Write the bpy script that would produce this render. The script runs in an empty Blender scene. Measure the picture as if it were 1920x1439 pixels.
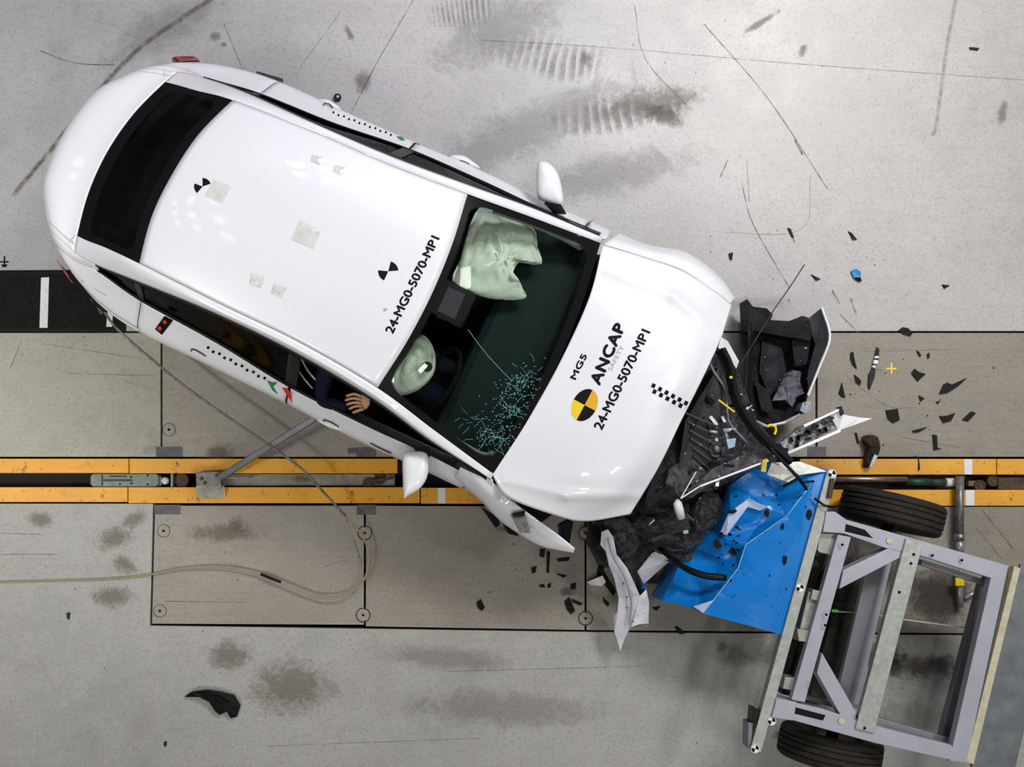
import bpy, bmesh, math, random
from mathutils import Vector, Matrix, noise
from mathutils.bvhtree import BVHTree
from mathutils.geometry import delaunay_2d_cdt
random.seed(7)
S = bpy.context.scene; COL = S.collection
F = 2150.0; H = 8.0; X0 = 810.0; Y0 = 905.0      # focal length (px), camera height (m), pixel straight below the camera
# ------------------------------------------------------------------ camera, world, lights
cd = bpy.data.cameras.new('camera'); cam = bpy.data.objects.new('camera', cd); COL.objects.link(cam)
cam.location = (0, 0, H); cd.sensor_fit = 'HORIZONTAL'; cd.sensor_width = 36; cd.lens = 36 * F / 1920
cd.shift_x = (960 - X0) / 1920; cd.shift_y = (Y0 - 719.5) / 1920; cd.clip_end = 200
S.camera = cam
S.view_settings.view_transform = 'Standard'; S.view_settings.look = 'None'; S.view_settings.gamma = 1
S.view_settings.use_curve_mapping = False; S.view_settings.exposure = -0.62
wd = bpy.data.worlds.new('world'); S.world = wd; wd.use_nodes = True
wd.node_tree.nodes['Background'].inputs[0].default_value = (0.90, 0.92, 1.0, 1); wd.node_tree.nodes['Background'].inputs[1].default_value = 0.05

def lamp(x, y, z, sx, sy, power, colr, target=None, spread=180):
    l = bpy.data.lights.new('ceiling_lamp', 'AREA'); l.shape = 'RECTANGLE'; l.size = sx; l.size_y = sy; l.energy = power; l.color = colr; l.spread = math.radians(spread)
    o = bpy.data.objects.new('ceiling_lamp', l); COL.objects.link(o); o.location = (x, y, z)
    t = Vector(target if target else (x, y, 0)) - Vector((x, y, z))
    o.rotation_euler = t.to_track_quat('-Z', 'Y').to_euler()
    return o
# lamp banks under the hall ceiling: two above the far side, weaker ones left, near side and right
for bx, by, n, m, p, c in ((4.6, 6.4, 4, 3, 80, (1, .985, .95)), (-.2, 6.9, 4, 2, 26, (.88, .85, 1)), (-4.9, 3.6, 3, 3, 1.5, (.95, .95, 1))):
    for i in range(n):
        for j in range(m):
            lamp(bx + (i - (n - 1) / 2) * .95, by + (j - (m - 1) / 2) * .8, 9.4, .42, .30, p, c, (1.0, 1.2, .5))
for i in range(4):
    lamp(-5 + i * 3.2, -5.0, 9.4, .8, .5, 135, (1, .98, .92), (-.5, -.5, 0))
# narrow floodlights added to brighten the far side and left of the floor
lamp(4.6, 6.6, 9.6, .9, .7, 36, (1, .975, .93), (2.6, 2.7, 0), 48)
lamp(.6, 7.2, 9.6, .9, .7, 11, (.80, .74, 1), (.2, 3.3, 0), 46)
lamp(-6.2, -1.6, 9.4, 1.2, .8, 52, (1, .995, .94), (-3.1, 1.2, 0), 44)
lamp(7.0, 1.0, 9.4, 1.6, 1.2, 300, (1, .98, .94), (1.2, -.3, 0))

# ------------------------------------------------------------------ coordinates
def P(px, py, z=0.0):                  # point seen at photo pixel px,py when it lies at height z
    s = (H - z) / F
    return Vector(((px - X0) * s, (Y0 - py) * s, z))
CA = math.radians(24.9); ca, sa = math.cos(CA), math.sin(CA)
def CW(x, y, z):                       # car coordinates: x forward, y to the car's left
    k = .085 * min(1, max(0, -x / 1.4))
    x = x + k * y
    return Vector((-.054 + ca * x + sa * y, 1.108 - sa * x + ca * y, z))

# ------------------------------------------------------------------ materials
MATS = {}
def mat(name, rgb, rough=.5, metal=0, coat=0, var=.0, scale=8, spec=.5, bump=0, bscale=40, coat_rough=.03, stretch=None):
    if name in MATS: return MATS[name]
    m = bpy.data.materials.new(name); m.use_nodes = True; nt = m.node_tree; b = nt.nodes['Principled BSDF']
    b.inputs['Base Color'].default_value = (*rgb, 1); b.inputs['Roughness'].default_value = rough; b.inputs['Metallic'].default_value = metal
    b.inputs['Coat Weight'].default_value = coat; b.inputs['Coat Roughness'].default_value = coat_rough; b.inputs['Specular IOR Level'].default_value = spec
    tc = nt.nodes.new('ShaderNodeTexCoord'); mp = nt.nodes.new('ShaderNodeMapping'); nt.links.new(tc.outputs['Object'], mp.inputs[0])
    if stretch: mp.inputs['Scale'].default_value = stretch
    if var:
        n = nt.nodes.new('ShaderNodeTexNoise'); n.inputs['Scale'].default_value = scale; n.inputs['Detail'].default_value = 8; n.inputs['Roughness'].default_value = .65
        nt.links.new(mp.outputs[0], n.inputs['Vector'])
        r = nt.nodes.new('ShaderNodeValToRGB'); e = r.color_ramp.elements
        e[0].position = .3; e[1].position = .7
        e[0].color = (*[max(0, c * (1 - var)) for c in rgb], 1); e[1].color = (*[min(1, c * (1 + var)) for c in rgb], 1)
        nt.links.new(n.outputs['Fac'], r.inputs[0]); nt.links.new(r.outputs[0], b.inputs['Base Color'])
    if bump:
        n2 = nt.nodes.new('ShaderNodeTexNoise'); n2.inputs['Scale'].default_value = bscale; n2.inputs['Detail'].default_value = 5
        nt.links.new(mp.outputs[0], n2.inputs['Vector'])
        bp = nt.nodes.new('ShaderNodeBump'); bp.inputs['Strength'].default_value = bump; bp.inputs['Distance'].default_value = .01
        nt.links.new(n2.outputs['Fac'], bp.inputs['Height']); nt.links.new(bp.outputs[0], b.inputs['Normal'])
    MATS[name] = m; return m

class N:                               # tiny node helper
    def __init__(s, name):
        s.m = bpy.data.materials.new(name); s.m.use_nodes = True; s.t = s.m.node_tree
        s.b = s.t.nodes['Principled BSDF']; s.out = s.t.nodes['Material Output']
        s.tc = s.t.nodes.new('ShaderNodeTexCoord')
    def n(s, kind, **kw):
        o = s.t.nodes.new('ShaderNode' + kind)
        for k, v in kw.items(): setattr(o, k, v)
        return o
    def l(s, a, b): s.t.links.new(a, b)
    def map(s, scale=(1, 1, 1), rot=0, src='Object'):
        m = s.n('Mapping'); m.inputs['Scale'].default_value = scale; m.inputs['Rotation'].default_value = (0, 0, rot); s.l(s.tc.outputs[src], m.inputs[0]); return m.outputs[0]
    def noise(s, vec, scale, detail=6, rough=.6, dist=0):
        o = s.n('TexNoise'); o.inputs['Scale'].default_value = scale; o.inputs['Detail'].default_value = detail; o.inputs['Roughness'].default_value = rough; o.inputs['Distortion'].default_value = dist
        s.l(vec, o.inputs['Vector']); return o.outputs['Fac']
    def ramp(s, f, a, b, ca=(0, 0, 0, 1), cb=(1, 1, 1, 1)):
        o = s.n('ValToRGB'); e = o.color_ramp.elements; e[0].position = a; e[1].position = b; e[0].color = ca; e[1].color = cb
        s.l(f, o.inputs[0]); return o.outputs[0]
    def math(s, op, a, b=None, c=None):
        o = s.n('Math', operation=op)
        for i, v in enumerate((a, b, c)):
            if v is None: continue
            if isinstance(v, (int, float)): o.inputs[i].default_value = v
            else: s.l(v, o.inputs[i])
        return o.outputs[0]
    def mix(s, f, a, b):
        o = s.n('Mix', data_type='RGBA')
        for i, v in ((0, f), (6, a), (7, b)):
            if isinstance(v, (int, float)): o.inputs[i].default_value = v
            elif isinstance(v, tuple): o.inputs[i].default_value = (*v[:3], 1)
            else: s.l(v, o.inputs[i])
        return o.outputs[2]

def floor_mat(name, rgb, stain=.5, dirt=(.20, .165, .11), seed=0.0, rough=.42, streak=.12):
    q = N(name); v = q.map(); add = q.n('VectorMath', operation='ADD'); add.inputs[1].default_value = (seed, seed * 1.7, 0); q.l(v, add.inputs[0]); v = add.outputs[0]
    big = q.noise(v, .8, 6, .6); mid = q.noise(v, 4, 9, .72, .3); fine = q.noise(v, 55, 6, .8)
    stv = q.n('Mapping'); stv.inputs['Scale'].default_value = (1.2, 22, 1); q.l(v, stv.inputs[0]); st = q.noise(stv.outputs[0], 1.5, 8, .7)
    c = q.mix(q.ramp(big, .35, .68), tuple(x * .82 for x in rgb), tuple(min(1, x * 1.14) for x in rgb))
    c = q.mix(q.math('MULTIPLY', q.ramp(q.noise(v, 7, 10, .8, .3), .52, .72), .35), c, (rgb[0] * .72, rgb[1] * .66, rgb[2] * .55)); c = q.mix(q.ramp(mid, .35, .72), c, tuple(min(1, x * 1.12) for x in rgb))
    c = q.mix(q.math('MULTIPLY', q.ramp(st, .45, .75), streak), c, tuple(x * .55 for x in rgb))
    c = q.mix(q.math('MULTIPLY', q.ramp(fine, .50, .66), .65), c, tuple(x * .55 for x in rgb))
    blot = q.math('MULTIPLY', q.ramp(q.noise(v, 3.1, 12, .80, .8), .56, .68), q.ramp(q.noise(v, .7, 3), .40, .62))
    c = q.mix(q.math('MULTIPLY', blot, stain), c, dirt)
    sp = q.n('TexVoronoi'); sp.inputs['Scale'].default_value = 9; q.l(v, sp.inputs['Vector'])
    dots = q.math('LESS_THAN', sp.outputs['Distance'], .055)
    rnd = q.n('SeparateColor'); q.l(sp.outputs['Color'], rnd.inputs[0]); dots = q.math('MULTIPLY', dots, q.math('GREATER_THAN', rnd.outputs[0], .72))
    c = q.mix(q.math('MULTIPLY', dots, .8), c, (.07, .05, .035))
    q.l(c, q.b.inputs['Base Color']); q.b.inputs['Roughness'].default_value = rough
    q.l(q.ramp(mid, .2, .9, (rough - .08,) * 3 + (1,), (rough + .18,) * 3 + (1,)), q.b.inputs['Roughness'])
    bp = q.n('Bump'); bp.inputs['Strength'].default_value = .12; bp.inputs['Distance'].default_value = .01; q.l(fine, bp.inputs['Height']); q.l(bp.outputs[0], q.b.inputs['Normal'])
    return q.m
M_FTOP = floor_mat('concrete_top', (.41, .405, .405), .25, seed=3, rough=.34)
M_FLEFT = floor_mat('concrete_left', (.35, .35, .285), .75, seed=11, rough=.5)
M_FBOT = floor_mat('concrete_bottom', (.35, .345, .325), .45, seed=23, rough=.5)
M_FMID = floor_mat('steel_plate_floor', (.285, .26, .225), .5, (.13, .10, .07), 37, .48, .3)
M_FMID2 = floor_mat('steel_plate_floor_b', (.255, .232, .195), .6, (.13, .10, .07), 51, .48, .3)

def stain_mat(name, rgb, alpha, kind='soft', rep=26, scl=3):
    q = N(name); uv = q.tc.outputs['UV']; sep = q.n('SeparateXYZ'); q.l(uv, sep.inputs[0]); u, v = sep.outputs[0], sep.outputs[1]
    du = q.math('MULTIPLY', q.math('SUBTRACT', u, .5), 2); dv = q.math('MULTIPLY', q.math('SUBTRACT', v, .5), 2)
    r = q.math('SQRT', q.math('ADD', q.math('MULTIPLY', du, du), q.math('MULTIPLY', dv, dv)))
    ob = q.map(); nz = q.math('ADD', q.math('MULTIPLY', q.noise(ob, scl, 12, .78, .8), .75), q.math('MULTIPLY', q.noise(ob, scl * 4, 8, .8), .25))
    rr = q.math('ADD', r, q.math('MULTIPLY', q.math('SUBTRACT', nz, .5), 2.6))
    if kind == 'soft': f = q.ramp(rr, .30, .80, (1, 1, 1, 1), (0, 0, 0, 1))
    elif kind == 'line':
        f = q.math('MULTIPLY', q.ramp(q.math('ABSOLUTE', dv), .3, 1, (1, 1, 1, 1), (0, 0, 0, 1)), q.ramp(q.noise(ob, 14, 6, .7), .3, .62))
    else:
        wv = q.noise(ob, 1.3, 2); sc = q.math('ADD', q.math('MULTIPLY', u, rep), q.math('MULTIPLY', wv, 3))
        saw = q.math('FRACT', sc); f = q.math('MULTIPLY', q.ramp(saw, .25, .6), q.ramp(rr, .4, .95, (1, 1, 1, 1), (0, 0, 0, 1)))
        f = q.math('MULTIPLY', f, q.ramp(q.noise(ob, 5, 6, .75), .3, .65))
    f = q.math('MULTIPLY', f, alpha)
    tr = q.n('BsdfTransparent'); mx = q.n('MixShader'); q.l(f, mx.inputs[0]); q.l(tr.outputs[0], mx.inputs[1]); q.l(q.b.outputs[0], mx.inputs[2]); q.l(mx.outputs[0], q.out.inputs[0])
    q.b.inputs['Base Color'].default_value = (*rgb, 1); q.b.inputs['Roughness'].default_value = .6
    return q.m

M_WHITE = mat('white_paint', (.83, .84, .90), .35, coat=1, spec=.5)
M_BLACK = mat('black_plastic', (.006, .006, .007), .38, spec=.18, var=.3, scale=30)
M_DEBRIS = mat('broken_black_plastic', (.006, .0055, .007), .45, spec=.12, var=.5, scale=50)
M_DARK = mat('dark_interior', (.010, .010, .011), .8, spec=.1)
M_DARKGREY = mat('dark_grey_plastic', (.04, .039, .044), .5, spec=.3, var=.5, scale=22)
M_RUBBER = mat('tyre_rubber', (.024, .021, .017), .75, spec=.2, var=.35, scale=20, bump=.3, bscale=60)
M_ALU = mat('painted_aluminium', (.36, .375, .44), .42, metal=.15, var=.08, scale=5, bump=.05, bscale=90)
M_ALUD = mat('aluminium_lower', (.36, .37, .42), .38, metal=.5, var=.12, scale=4)
M_GALV = mat('galvanised_steel', (.36, .385, .36), .45, metal=.4, var=.22, scale=26)
M_GALVD = mat('dark_galvanised_sheet', (.16, .18, .20), .45, metal=.45, var=.25, scale=9)
M_STEEL = mat('bare_steel', (.30, .29, .27), .4, metal=.8, var=.4, scale=20)
M_RUST = mat('rusty_steel', (.075, .045, .028), .7, metal=.4, var=.5, scale=25)
M_CREAM = mat('cream_strip', (.50, .47, .34), .5, var=.2, scale=20)
M_BLUE = mat('blue_barrier_sheet', (.002, .17, .56), .28, metal=.0, coat=.0, var=.10, scale=5, coat_rough=.15)
M_HONEY = mat('bare_aluminium_sheet', (.62, .62, .58), .3, metal=.6, var=.25, scale=30)
M_YRAIL = None
M_GREENG = mat('green_grey_steel', (.15, .19, .155), .5, metal=.3, var=.3, scale=14)
M_GREEN = mat('green_tape', (.006, .06, .035), .5)
M_WTAPE = mat('white_tape', (.72, .72, .75), .55, var=.08, scale=20)
M_GTAPE = mat('grey_tape', (.085, .082, .088), .6, var=.3, scale=18)
M_MAT = mat('black_mat', (.008, .008, .0075), .7, spec=.12, var=.6, scale=45)
M_RED = mat('red_lamp_lens', (.42, .006, .008), .15, coat=1)
M_REDP = mat('red_sticker', (.72, .02, .02), .5)
M_GRNP = mat('green_sticker', (.01, .25, .09), .5)
M_INK = mat('black_print', (.007, .007, .009), .6, spec=.1)
M_GREYINK = mat('grey_print', (.42, .42, .46), .5)
M_YEL = mat('yellow_print', (.82, .62, .01), .45)
M_YEL2 = mat('amber_print', (.75, .40, .01), .45)
M_BAG = mat('airbag_cloth', (.88, .87, .82), .85, var=.12, scale=5, bump=.9, bscale=6)
M_CABLE = mat('tan_cable', (.30, .25, .14), .5)
M_SLEEVE = mat('grey_cable_sleeve', (.15, .155, .165), .4, metal=.3, var=.7, scale=30)
M_SKIN = mat('dummy_vinyl_skin', (.60, .32, .20), .6, var=.1, scale=30)
M_NAVY = mat('navy_cloth', (.010, .011, .030), .8, spec=.1)
M_BLUEDOT = mat('blue_plastic', (.01, .05, .35), .4)
M_TAPE = mat('clear_tape_patch', (.70, .70, .70), .25, coat=.6, var=.15, scale=14, bump=.4, bscale=25)
def mottle(name, a, b, c, scale):
    q = N(name); v = q.map(); n1 = q.noise(v, scale, 10, .75, .8); n2 = q.noise(v, scale * 3.3, 6, .8)
    col = q.mix(q.ramp(n1, .40, .56), a, b); col = q.mix(q.ramp(n2, .60, .70), col, c)
    q.l(col, q.b.inputs['Base Color']); q.b.inputs['Roughness'].default_value = .5; q.b.inputs['Specular IOR Level'].default_value = .25
    bp = q.n('Bump'); bp.inputs['Strength'].default_value = .8; bp.inputs['Distance'].default_value = .02; q.l(n1, bp.inputs['Height']); q.l(bp.outputs[0], q.b.inputs['Normal'])
    return q.m
M_BAY = mottle('engine_bay_grime', (.004, .004, .005), (.022, .021, .026), (.14, .14, .16), 20)
M_BAYD = mottle('dusty_bay_debris', (.010, .010, .012), (.055, .052, .060), (.24, .23, .26), 26)
M_BAYG = mottle('dusty_engine_metal', (.03, .03, .034), (.10, .10, .11), (.30, .30, .32), 12)
M_CHIP = mottle('scuffed_white_panel', (.02, .02, .025), (.52, .53, .58), (.70, .70, .75), 16)
M_LINER = mottle('wheel_arch_liner', (.006, .0055, .007), (.014, .013, .017), (.06, .055, .075), 7)
q = N('yellow_rail_paint'); v = q.map(); M_YRAIL = q.m
c = q.mix(q.ramp(q.noise(v, 2, 6), .3, .7), (.66, .29, .008), (.78, .38, .012))
c = q.mix(q.ramp(q.noise(v, 16, 9, .8), .57, .64), c, (.10, .05, .02))
c = q.mix(q.math('MULTIPLY', q.ramp(q.noise(q.map((1, 14, 1)), 3, 8, .7), .55, .75), .45), c, (.30, .16, .03))
q.l(c, q.b.inputs['Base Color']); q.b.inputs['Roughness'].default_value = .45

def glass_mat(name, tint, frit=None, box=None, gloss=.12):
    q = N(name); t = q.t; t.nodes.remove(q.b)
    tr = q.n('BsdfTransparent'); tr.inputs[0].default_value = (*tint, 1)
    gl = q.n('BsdfGlossy'); gl.inputs['Roughness'].default_value = .02
    fr = q.n('Fresnel'); fr.inputs[0].default_value = 1.45
    mx = q.n('MixShader'); q.l(q.math('MINIMUM', q.math('MULTIPLY', fr.outputs[0], gloss * 10), .9), mx.inputs[0]); q.l(tr.outputs[0], mx.inputs[1]); q.l(gl.outputs[0], mx.inputs[2]); res = mx.outputs[0]
    if frit:
        # frit=(u0,u1,v0,v1,radius): black ceramic band outside a rounded rectangle in uv
        u0, u1, v0, v1, rad = frit; sep = q.n('SeparateXYZ'); q.l(q.tc.outputs['UV'], sep.inputs[0]); asp = frit_aspect
        def sd(u0, u1, v0, v1, rad):
            dx = q.math('MULTIPLY', q.math('SUBTRACT', q.math('ABSOLUTE', q.math('SUBTRACT', sep.outputs[0], (u0 + u1) / 2)), (u1 - u0) / 2), 1.0)
            dy = q.math('MULTIPLY', q.math('SUBTRACT', q.math('ABSOLUTE', q.math('SUBTRACT', sep.outputs[1], (v0 + v1) / 2)), (v1 - v0) / 2), asp)
            dx = q.math('ADD', dx, rad); dy = q.math('ADD', dy, rad)
            mxx = q.math('MAXIMUM', dx, 0); mxy = q.math('MAXIMUM', dy, 0)
            o = q.math('SQRT', q.math('ADD', q.math('MULTIPLY', mxx, mxx), q.math('MULTIPLY', mxy, mxy)))
            return q.math('SUBTRACT', q.math('ADD', o, q.math('MINIMUM', q.math('MAXIMUM', dx, dy), 0)), rad)
        d = q.ramp(sd(*frit), .0, .006)
        if box: d = q.math('MAXIMUM', d, q.math('SUBTRACT', 1, q.ramp(sd(*box), .0, .006)))
        bk = q.n('BsdfPrincipled'); bk.inputs['Base Color'].default_value = (.008, .008, .009, 1); bk.inputs['Roughness'].default_value = .35; bk.inputs['Specular IOR Level'].default_value = .06
        m2 = q.n('MixShader'); q.l(d, m2.inputs[0]); q.l(res, m2.inputs[1]); q.l(bk.outputs[0], m2.inputs[2]); res = m2.outputs[0]
    q.l(res, q.out.inputs[0]); return q.m
frit_aspect = .48
M_WS = glass_mat('windscreen_glass', (.72, .82, .75), (.042, .958, .05, .925, .06), (.425, .585, -.2, .25, .01), .05)
frit_aspect = .45
M_REARG = glass_mat('rear_glass', (.34, .35, .36), (.045, .955, .17, .90, .05), None, .09)
M_SIDEG = glass_mat('side_glass', (.50, .53, .53), None, None, .02)

# ------------------------------------------------------------------ object helpers
def empty(name, loc, label, cat, group=None, rz=0):
    o = bpy.data.objects.new(name, None); COL.objects.link(o); o.location = loc; o.rotation_euler = (0, 0, rz); o.empty_display_size = .1
    tag(o, label, cat, group); return o
def tag(o, label=None, cat=None, group=None, kind=None):
    if label: o['label'] = label
    if cat: o['category'] = cat
    if group: o['group'] = group
    if kind: o['kind'] = kind
    return o
def origin(o):
    v = Vector((0, 0, 0))
    while o: v += o.location; o = o.parent
    return v
def mesh(name, verts, faces, m, parent=None, smooth=False, uvs=None, loc=None, fm=None, solid=0, label=None, bevel=0, flip=False):
    off = origin(parent) if parent else Vector((0, 0, 0))
    if parent is None:
        if loc is None:
            xs = [v[0] for v in verts]; ys = [v[1] for v in verts]; zs = [v[2] for v in verts]
            loc = Vector(((min(xs) + max(xs)) / 2, (min(ys) + max(ys)) / 2, min(zs)))
        off = Vector(loc)
    me = bpy.data.meshes.new(name); me.from_pydata([Vector(v) - off for v in verts], [], faces)
    for k in (m if isinstance(m, (list, tuple)) else [m]): me.materials.append(k)
    if uvs:
        ul = me.uv_layers.new(name='UVMap')
        for lp in me.loops: ul.data[lp.index].uv = uvs[lp.vertex_index]
    if fm:
        for p, i in zip(me.polygons, fm): p.material_index = i
    for p in me.polygons: p.use_smooth = smooth
    me.validate(); me.update()
    o = bpy.data.objects.new(name, me); COL.objects.link(o)
    if parent: o.parent = parent
    else: o.location = off
    if solid:
        md = o.modifiers.new('solid', 'SOLIDIFY'); md.thickness = solid; md.offset = -1
    if bevel:
        md = o.modifiers.new('bevel', 'BEVEL'); md.width = bevel; md.segments = 2; md.limit_method = 'ANGLE'
    if label: o['label'] = label
    return o
class G:                               # geometry collector
    def __init__(s): s.v = []; s.f = []; s.m = []
    def add(s, v, f, mi=0):
        b = len(s.v); s.v += [Vector(x) for x in v]; s.f += [tuple(b + i for i in q) for q in f]; s.m += [mi] * len(f); return s
    def prism(s, pts, z0, mi=0, inset=0):       # pts: 3D top outline, straight down to z0
        pts = [Vector(p) for p in pts]; n = len(pts)
        area = sum(pts[i].x * pts[(i + 1) % n].y - pts[(i + 1) % n].x * pts[i].y for i in range(n))
        if area < 0: pts = pts[::-1]
        bot = [Vector((p.x, p.y, z0 if not callable(z0) else z0(p))) for p in pts]
        return s.add(pts + bot, [tuple(range(n)), tuple(reversed(range(n, 2 * n)))] + [(i, n + i, n + (i + 1) % n, (i + 1) % n) for i in range(n)], mi)
    def px(s, pix, z1, z0, mi=0): return s.prism([P(x, y, z1) for x, y in pix], z0, mi)
    def box(s, c, sz, R=None, mi=0):
        c = Vector(c); vs = []
        for x in (-.5, .5):
            for y in (-.5, .5):
                for z in (-.5, .5):
                    d = Vector((x * sz[0], y * sz[1], z * sz[2])); vs.append(c + (R @ d if R else d))
        return s.add(vs, [(0, 1, 3, 2), (4, 6, 7, 5), (0, 4, 5, 1), (2, 3, 7, 6), (0, 2, 6, 4), (1, 5, 7, 3)], mi)
    def bar(s, a, b, w, h, mi=0):
        a, b = Vector(a), Vector(b); d = b - a; x = d.normalized(); y = Vector((0, 0, 1)).cross(x)
        if y.length < 1e-4: y = Vector((0, 1, 0))
        y.normalize(); z = x.cross(y); R = Matrix((x, y, z)).transposed()
        return s.box((a + b) / 2, (d.length, w, h), R, mi)
    def tube(s, pts, r, n=8, mi=0, cap=True):
        pts = [Vector(p) for p in pts]; rings = []; up = Vector((0, 0, 1))
        for i, p in enumerate(pts):
            t = (pts[min(i + 1, len(pts) - 1)] - pts[max(i - 1, 0)]).normalized()
            a = t.cross(up)
            if a.length < .05: a = t.cross(Vector((1, 0, 0)))
            a.normalize(); b = a.cross(t); rr = r[i] if isinstance(r, (list, tuple)) else r
            rings.append([p + (a * math.cos(k * 2 * math.pi / n) + b * math.sin(k * 2 * math.pi / n)) * rr for k in range(n)])
        v = [x for q in rings for x in q]; f = []
        for i in range(len(pts) - 1):
            for k in range(n):
                f.append((i * n + k, i * n + (k + 1) % n, (i + 1) * n + (k + 1) % n, (i + 1) * n + k))
        if cap: f += [tuple(reversed(range(n))), tuple(range((len(pts) - 1) * n, len(pts) * n))]
        return s.add(v, f, mi)
    def lathe(s, prof, c, axis=(0, 0, 1), n=32, mi=0, closed=False):   # prof: (r, h)
        ax = Vector(axis).normalized(); a = ax.cross(Vector((1, .01, 0)));
        if a.length < .05: a = ax.cross(Vector((0, 1, 0)))
        a.normalize(); b = ax.cross(a); c = Vector(c); v = []; f = []; k = len(prof)
        for i in range(n):
            t = i * 2 * math.pi / n; d = a * math.cos(t) + b * math.sin(t)
            v += [c + d * r + ax * h for r, h in prof]
        for i in range(n):
            j = (i + 1) % n
            for q in range(k if closed else k - 1): f.append((i * k + q, j * k + q, j * k + (q + 1) % k, i * k + (q + 1) % k))
        return s.add(v, f, mi)
    def obj(s, name, m, parent=None, **kw): return mesh(name, s.v, s.f, m, parent, fm=s.m if isinstance(m, (list, tuple)) else None, **kw)

def cr(p0, p1, p2, p3, t):
    return .5 * ((2 * p1) + (p2 - p0) * t + (2 * p0 - 5 * p1 + 4 * p2 - p3) * t * t + (3 * p1 - p0 - 3 * p2 + p3) * t ** 3)
def crv(pts, u):
    n = len(pts); i = min(int(u), n - 2); i = max(0, i); t = u - i
    p1, p2 = pts[i], pts[i + 1]; p0 = pts[i - 1] if i > 0 else p1 * 2 - p2; p3 = pts[i + 2] if i + 2 < n else p2 * 2 - p1
    return cr(p0, p1, p2, p3, t)
def spline(pts, n):
    pts = [Vector(p) for p in pts]; return [crv(pts, i * (len(pts) - 1) / n) for i in range(n + 1)]
def gpoint(g, a, b): return crv([crv(r, b) for r in g], a)
BV = ([], [])
def patch(name, g, a0, a1, b0, b1, na, nb, m, parent, solid=.004, off=0, func=None, bvh=True, label=None):
    cols = [[crv(r, b0 + (b1 - b0) * j / nb) for j in range(nb + 1)] for r in g]
    v = []; uv = []
    for i in range(na + 1):
        for j in range(nb + 1):
            p = crv([c[j] for c in cols], a0 + (a1 - a0) * i / na)
            if func: p = func(p, i / na, j / nb)
            v.append(p); uv.append((j / nb, i / na))
    f = []
    for i in range(na):
        for j in range(nb):
            k = i * (nb + 1) + j; f.append((k, k + nb + 1, k + nb + 2, k + 1))
    # make normals point up/outwards
    cen = sum(v, Vector()) / len(v); mid = f[len(f) // 2]; nn = (v[mid[1]] - v[mid[0]]).cross(v[mid[3]] - v[mid[0]])
    ref = cen - Vector((*CW(-.4, 0, 0).xy, .3))
    if nn.dot(ref) < 0: f = [tuple(reversed(q)) for q in f]
    if off:
        me = bpy.data.meshes.new('t'); me.from_pydata(v, [], f); me.update(); v = [a + x.normal * off for a, x in zip(v, me.vertices)]; bpy.data.meshes.remove(me)
    if bvh:
        b = len(BV[0]); BV[0].extend(v); BV[1].extend([tuple(b + i for i in q) for q in f])
    return mesh(name, v, f, m, parent, smooth=True, uvs=uv, solid=solid, label=label)

def dome(outline, z0, h, nr=8, amp=0.0, under=.4, seed=0, power=.5, sub=4):   # pillow over a star-shaped pixel outline
    pts = [P(x, y, z0) for x, y in outline]; n0 = len(pts); o = []
    for i in range(n0):
        for t in range(sub): o.append(cr(pts[i - 1], pts[i], pts[(i + 1) % n0], pts[(i + 2) % n0], t / sub))
    n = len(o); c = sum(o, Vector()) / n; v = []; f = []
    def ring(k, s):
        t = math.cos(k / nr * math.pi / 2) ; z = h * math.sin(k / nr * math.pi / 2) ** (2 * power) * s
        return [Vector((c.x + (p.x - c.x) * t, c.y + (p.y - c.y) * t, z0 + z + (amp * noise.noise((p * 1.0 + Vector((t, seed, s))) * 9) if k else 0))) for p in o]
    rings = [ring(k, -under) for k in range(nr - 1, 0, -1)] + [ring(k, 1) for k in range(0, nr)]
    for r in rings: v += r
    for i in range(len(rings) - 1):
        for k in range(n): f.append((i * n + k, i * n + (k + 1) % n, (i + 1) * n + (k + 1) % n, (i + 1) * n + k))
    f.append(tuple(reversed(range(n)))); f.append(tuple(range((len(rings) - 1) * n, len(rings) * n)))
    return v, f
CAM = Vector((0, 0, H))
_bv = None
def hit(px, py, lift=.0015):            # where the line of sight through a pixel meets the car body
    d = (P(px, py, 0) - CAM).normalized(); r = _bv.ray_cast(CAM, d)
    if r[0] is None: return P(px, py, .95)
    n = r[1] if r[1].z > 0 else -r[1]
    return r[0] + n * lift
def decal(name, polys, m, parent, lift=.002, fm=None, label=None):
    v = []; f = []
    for pl in polys:
        b = len(v); v += [hit(x, y, lift) for x, y in pl]; f.append(tuple(range(b, b + len(pl))))
    f = [q if (v[q[1]] - v[q[0]]).cross(v[q[2]] - v[q[1]]).z > 0 else tuple(reversed(q)) for q in f]
    return mesh(name, v, f, m, parent, fm=fm, label=label)
def circ(cx, cy, r, n=20, a0=0, a1=2 * math.pi, ry=None, rot=0):
    out = []
    for i in range(n):
        t = a0 + (a1 - a0) * i / n; x, y = r * math.cos(t), (ry or r) * math.sin(t)
        out.append((cx + x * math.cos(rot) - y * math.sin(rot), cy + x * math.sin(rot) + y * math.cos(rot)))
    return out

def inside(x, y, poly):
    c = False; n = len(poly)
    for i in range(n):
        (x1, y1), (x2, y2) = poly[i], poly[i - 1]
        if (y1 > y) != (y2 > y) and x < (x2 - x1) * (y - y1) / (y2 - y1) + x1: c = not c
    return c
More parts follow.
